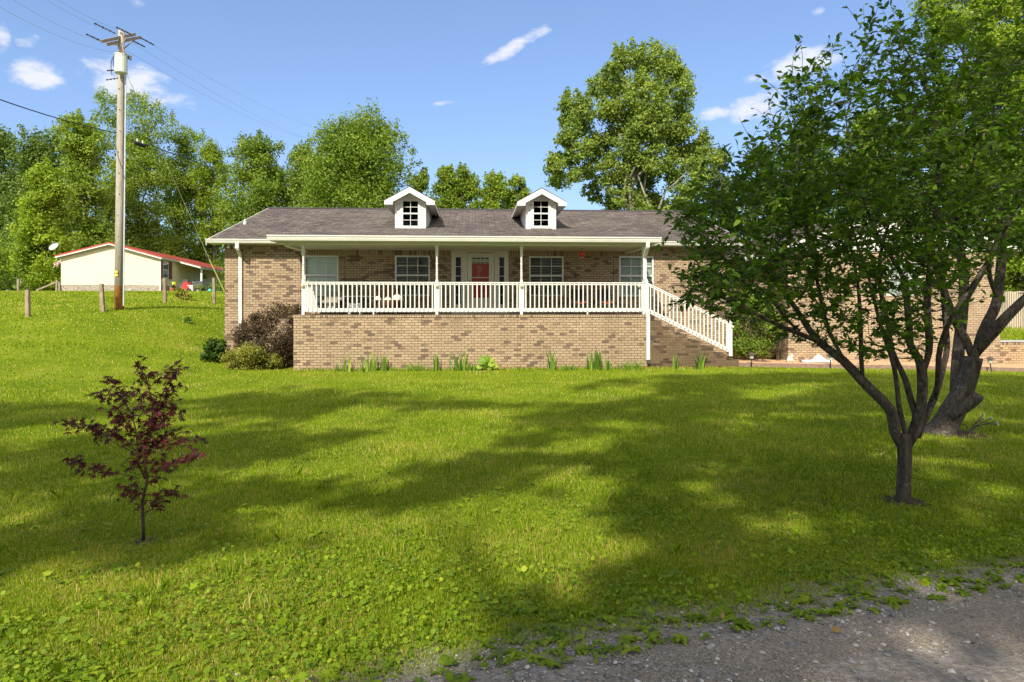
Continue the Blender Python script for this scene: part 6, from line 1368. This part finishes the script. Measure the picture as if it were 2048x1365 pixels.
# ================================================================== PORCH FURNITURE AND SMALL THINGS
def px(u, v, Y): return W(u, v, Y)
m_wick = simple('wicker', (.16,.085,.04), .8, .3, 40, bmp=.8); m_cush = simple('cream_cushion', (.62,.56,.45), .85, .1, 12); m_grey = simple('grey_cushion', (.22,.19,.15), .9, .15, 12)
def wchair(u, Y, label, mat_c, w, back=True, frame=m_wick, cz=.36):
    c = px(u, 0, Y); x, y, z = c[0], Y, zF; r = empty('porch_chair', (x, y, z), label, 'chair', 'cushioned chairs on the porch')
    MB().lathe((x, y, z), [(w*.30, .10), (w*.40, .16), (w*.50, .32), (w*.56, .44), (w*.52, .46), (w*.44, .34), (w*.3, .24)], 20).build('basket', frame, r)
    if back:
        b = MB(); n = 9; V = []; 
        for i in range(n):
            t = R(200 - 220 + 0) ; a = R(10 + 160*i/(n-1)); xx, yy = x + math.cos(a)*w*.54, y + math.sin(a)*w*.5; hh = .46 + .42*math.sin(R(180*i/(n-1)))
            V += [(xx, yy, z+.40), (xx*1.0, yy + .06, z+hh)]
        b.add(V, [[2*i, 2*i+2, 2*i+3, 2*i+1] for i in range(n-1)]); b.build('backrest', frame, r)
    b = MB(); b.lathe((x, y-.02, z+cz), [(w*.10,-.06),(w*.42,-.04),(w*.47,.02),(w*.42,.09),(w*.1,.11)], 18); b.build('seat_cushion', mat_c, r, smooth=True)
    if back:
        b = MB()
        for dx, dz, s in ((-.22,.10,.13), (0,.08,.13), (.20,.14,.16)): b.lathe((x+dx*w*1.6, y+.08, z+cz+dz), [(.02,-s),(s*.8,-s*.6),(s,0),(s*.8,s*.6),(.02,s)], 12)
        b.build('cushion', mat_c, r, smooth=True)
    for i, j in ((-1,-1),(1,-1),(1,1),(-1,1)): MB().tube([(x+i*w*.28, y+j*w*.28, z+.14), (x+i*w*.34, y+j*w*.34, z+.003)], .022, 6).build('leg', frame, r)
    return r
wchair(775, 21.05, 'wicker chair heaped with cream cushions, left of the second window', m_cush, .95)
# dark framed armchair with a draped brown cushion
c = px(660, 0, 21.1); x, y, z = c[0], 21.1, zF; r = empty('porch_chair', (x, y, z), 'dark framed armchair with a grey brown cushion, in front of the first window', 'chair', 'cushioned chairs on the porch')
MB().box(x-.34, x+.34, y-.3, y+.3, z+.30, z+.34).build('seat_frame', M['dark_metal'], r); MB().box(x-.31, x+.31, y-.3, y+.25, z+.341, z+.46).build('seat_cushion', m_grey, r)
MB().bar((x+.04, y+.28, z+.36), (x+.04, y+.42, z+.72), .56, .10, up=(0,1,0)).build('back_cushion', m_grey, r); MB().prism([(y-.31, z+.46), (y-.05, z+.50), (y-.05, z+.47), (y-.33, z+.18), (y-.345, z+.19)], 'x', x-.02, x+.28).build('throw', simple('throw_cloth', (.33,.28,.21), .9), r)
for s in (-1, 1): MB().bar((x+s*.36, y-.32, z+.56), (x+s*.36, y+.34, z+.58), .05, .03).build('armrest', M['dark_metal'], r)
for i, j in ((-1,-1),(1,-1),(1,1),(-1,1)): MB().tube([(x+i*.36, y+j*.30, z+.56), (x+i*.37, y+j*.33, z+.003)], .016, 6).build('leg', M['dark_metal'], r)
c = px(715, 0, 21.1); x = c[0]; r = empty('patio_table', (x, 21.1, zF), 'round glass topped table between the two cushioned porch chairs', 'table')
MB().lathe((x, 21.1, zF), [(.05,.555),(.5,.555),(.52,.57),(.5,.585),(.05,.585)], 24).build('tabletop', simple('table_glass', (.28,.31,.31), .15, .1, 3, spec=.6), r)
for k in range(4):
    t = R(45+90*k); MB().tube([(x+.38*math.cos(t), 21.1+.38*math.sin(t), zF+.55), (x+.18*math.cos(t), 21.1+.18*math.sin(t), zF+.3), (x+.4*math.cos(t), 21.1+.4*math.sin(t), zF+.003)], .016, 6).build('leg', M['dark_metal'], r)
c = px(710, 0, 20.6); x = c[0]; m, t, p, o = newmat('patterned_fabric'); vo = N(t, 'ShaderNodeTexVoronoi'); vo.inputs['Scale'].default_value = 22; t.links.new(pos(t), vo.inputs['Vector']); t.links.new(ramp(t, vo.outputs['Distance'], [(.3, (.45,.45,.45)), (.5, (.08,.08,.09))]), p.inputs['Base Color'])
r = empty('footstool', (x, 20.6, zF), 'low footstool with a black and white pattern, before the glass table', 'stool'); MB().box(x-.2, x+.2, 20.45, 20.8, zF+.10, zF+.36).build('seat', m, r)
for i, j in ((-1,-1),(1,-1),(1,1),(-1,1)): MB().box(x+i*.18-.02, x+i*.18+.02, 20.62+j*.14-.02, 20.62+j*.14+.02, zF+.003, zF+.099).build('leg', M['gutter'], r)
def rchair(u, label, Y=21.3):
    x = px(u, 0, Y)[0]; z = zF; r = empty('folding_chair', (x, Y, z), label, 'chair', 'pair of dark chairs with red seats on the porch'); w = .48
    mr = simple('red_seat_%d' % u, (.42,.06,.03), .7)
    V = []; n = 8
    for i in range(n+1):
        for j in (0, 1): V.append((x - w*.46 + w*.92*i/n, Y - .22 + .42*j, z + .40 - .018*math.sin(math.pi*i/n) + .012*math.sin(2.5*math.pi*i/n)))
    o = MB().add([(a, b_, c_) for a, b_, c_ in V] + [(a, b_, c_-.03) for a, b_, c_ in V], [[2*i, 2*i+2, 2*i+3, 2*i+1] for i in range(n)] + [[18+2*i, 18+2*i+1, 18+2*i+3, 18+2*i+2] for i in range(n)] + [[2*i, 18+2*i, 18+2*i+2, 2*i+2] for i in range(n)]).build('seat', mr, r)
    MB().bar((x, Y+.25, z+.44), (x, Y+.34, z+.82), w*.9, .025, up=(0,1,0)).build('backrest', M['black'], r)
    for s in (-1, 1):
        MB().tube([(x+s*w*.5, Y+.34, z+.82), (x+s*w*.5, Y+.1, z+.38), (x+s*w*.55, Y-.30, z+.003)], .013, 6).build('leg', M['black'], r); MB().tube([(x+s*w*.5, Y-.24, z+.40), (x+s*w*.52, Y+.32, z+.003)], .013, 6).build('leg', M['black'], r)
        MB().tube([(x+s*w*.52, Y-.25, z+.60), (x+s*w*.52, Y+.28, z+.62)], .018, 6).build('armrest', M['black'], r)
rchair(1158, 'dark chair with a red seat, left one of the pair right of the third window'); rchair(1210, 'dark chair with a red seat, right one of the pair, nearer the stairs')
# red hummingbird feeder
c = px(1163.5, 508, 20.9); r = empty('bird_feeder', tuple(px(1163.5, 492, 20.9)), 'red glass hummingbird feeder hanging from the porch ceiling', 'bird feeder'); mr = simple('red_glass', (.65,.03,.03), .12, .05, spec=.7)
MB().lathe(c, [(.02,-.09),(.06,-.07),(.09,-.02),(.09,.03),(.05,.08),(.02,.1)], 14).build('bottle', mr, r, smooth=True); MB().lathe(c + [0,0,-.13], [(.02,-.02),(.09,-.01),(.10,.02),(.02,.03)], 14).build('saucer', simple('pink_plastic', (.65,.22,.20), .4), r)
MB().tube([c + [0,0,.1], c + [0,0,.27]], .005, 5).build('hook', M['black'], r); MB().lathe(c + [0,0,.18], [(.01,-.02),(.022,0),(.01,.02)], 8).build('ant_guard', M['black'], r)
# path lights
def plight(u, v0, v1, Y, lean, label):
    top = px(u, v0, Y); bot = px(u + lean, v1, Y); bot[2] = float(gz(bot[0], bot[1])); r = empty('path_light', tuple(bot), label, 'garden light', 'path lights along the edging'); ax = top - bot
    MB().tube([bot, bot + ax*.62], .018, 8).build('stake', M['dark_metal'], r); q = bot + ax*.55; MB().lathe(q, [(.03,0),(.06,.02),(.075,.12),(.07,.15)], 12).build('lens', simple('frosted_lens', (.45,.44,.38), .3), r)
    MB().lathe(q, [(.13,.14),(.13,.155),(.07,.20),(.02,.23)], 14).build('lamp_shade', simple('bronze_cap', (.10,.075,.07), .45, .1, metal=.3), r)
plight(1503, 705, 730, 20.50, 0, 'mushroom path light at the foot of the stair'); plight(1978, 714, 738, 20.45, 5, 'leaning path light at the right end of the path'); plight(1661, 708, 731, 20.48, 0, 'path light half hidden behind the orchard branches')
# garden statue of a frog, folded cloth and sheet on the path
c = px(1580, 714, 21.4); c[2] = float(gz(c[0], c[1])) + .13; ms = simple('pale_stone', (.52,.47,.38), .85, .15, 20)
b = MB(); b.lathe(c, [(.09,0),(.12,.03),(.10,.12),(.06,.20),(.03,.22)], 12); b.lathe(c + [.05,-.03,.19], [(.01,-.06),(.05,-.04),(.065,0),(.05,.04),(.02,.07)], 10); b.tube([c+[.04,-.06,.12], c+[.10,-.09,.0]], .02, 6); b.tube([c+[-.05,-.05,.10], c+[-.13,-.07,.05], c+[-.10,-.12,.0]], .028, 6)
tag(b.build('garden_statue', ms, smooth=True), 'small pale stone animal statue sitting on the path by the wing wall', 'statue')
c = px(1630, 714, 21.3); c[2] = float(gz(c[0], c[1])) + .15; V = []; rgc = np.random.default_rng(8)
for i in range(15):
    for j in range(6): h = .05 + .20*math.exp(-((i-8.5)/2.2)**2) + rgc.uniform(0, .04); V.append((c[0]-.5+.075*i, c[1]-.14+.06*j, c[2] + h*math.sin(math.pi*j/5)))
Fq = [[i*6+j, (i+1)*6+j, (i+1)*6+j+1, i*6+j+1] for i in range(14) for j in range(5)]
tag(npmesh('plastic_sheet', V, Fq, simple('pale_sheet', (.62,.64,.68), .4), smooth=True), 'crumpled pale plastic sheet lying on the path by the wing wall', 'sheet')
# bent stakes with small flower shaped lights behind the old tree
q0 = G(1936, 866); dq = float(q0[1]*cy + q0[0]*sy); r = empty('garden_stakes', tuple(q0), 'spray of thin curved metal stakes with pale tips behind the old orchard tree', 'garden stake')
for pts in (((1938,866),(1945,852),(1962,836),(1966,829)), ((1938,866),(1950,853),(1975,840),(1982,837)), ((1938,866),(1948,856),(1975,846),(1994,846)), ((1938,866),(1955,852),(1978,848),(1995,850)), ((1940,864),(1930,850),(1920,848),(1914,850)), ((1938,866),(1948,850),(1960,842),(1968,838))):
    P_ = [D(u, v, dq + .05*i) for i, (u, v) in enumerate(pts)]; MB().tube(P_, .006, 5).build('rod', M['dark_metal'], r); MB().lathe(P_[-1], [(.005,-.015),(.02,0),(.012,.02)], 8).build('tip', simple('tip_grey', (.5,.5,.52), .3), r)
# floodlight pair under the left eave corner
c = wp_ = px(463, 492, 21.9); 
for k in range(2): MB().lathe(c + [k*.22-.1, 0, -.02], [(.03,.05),(.05,.0),(.06,-.06),(.02,-.07)], 10).build('flood_light', M['trim_cream'], house)
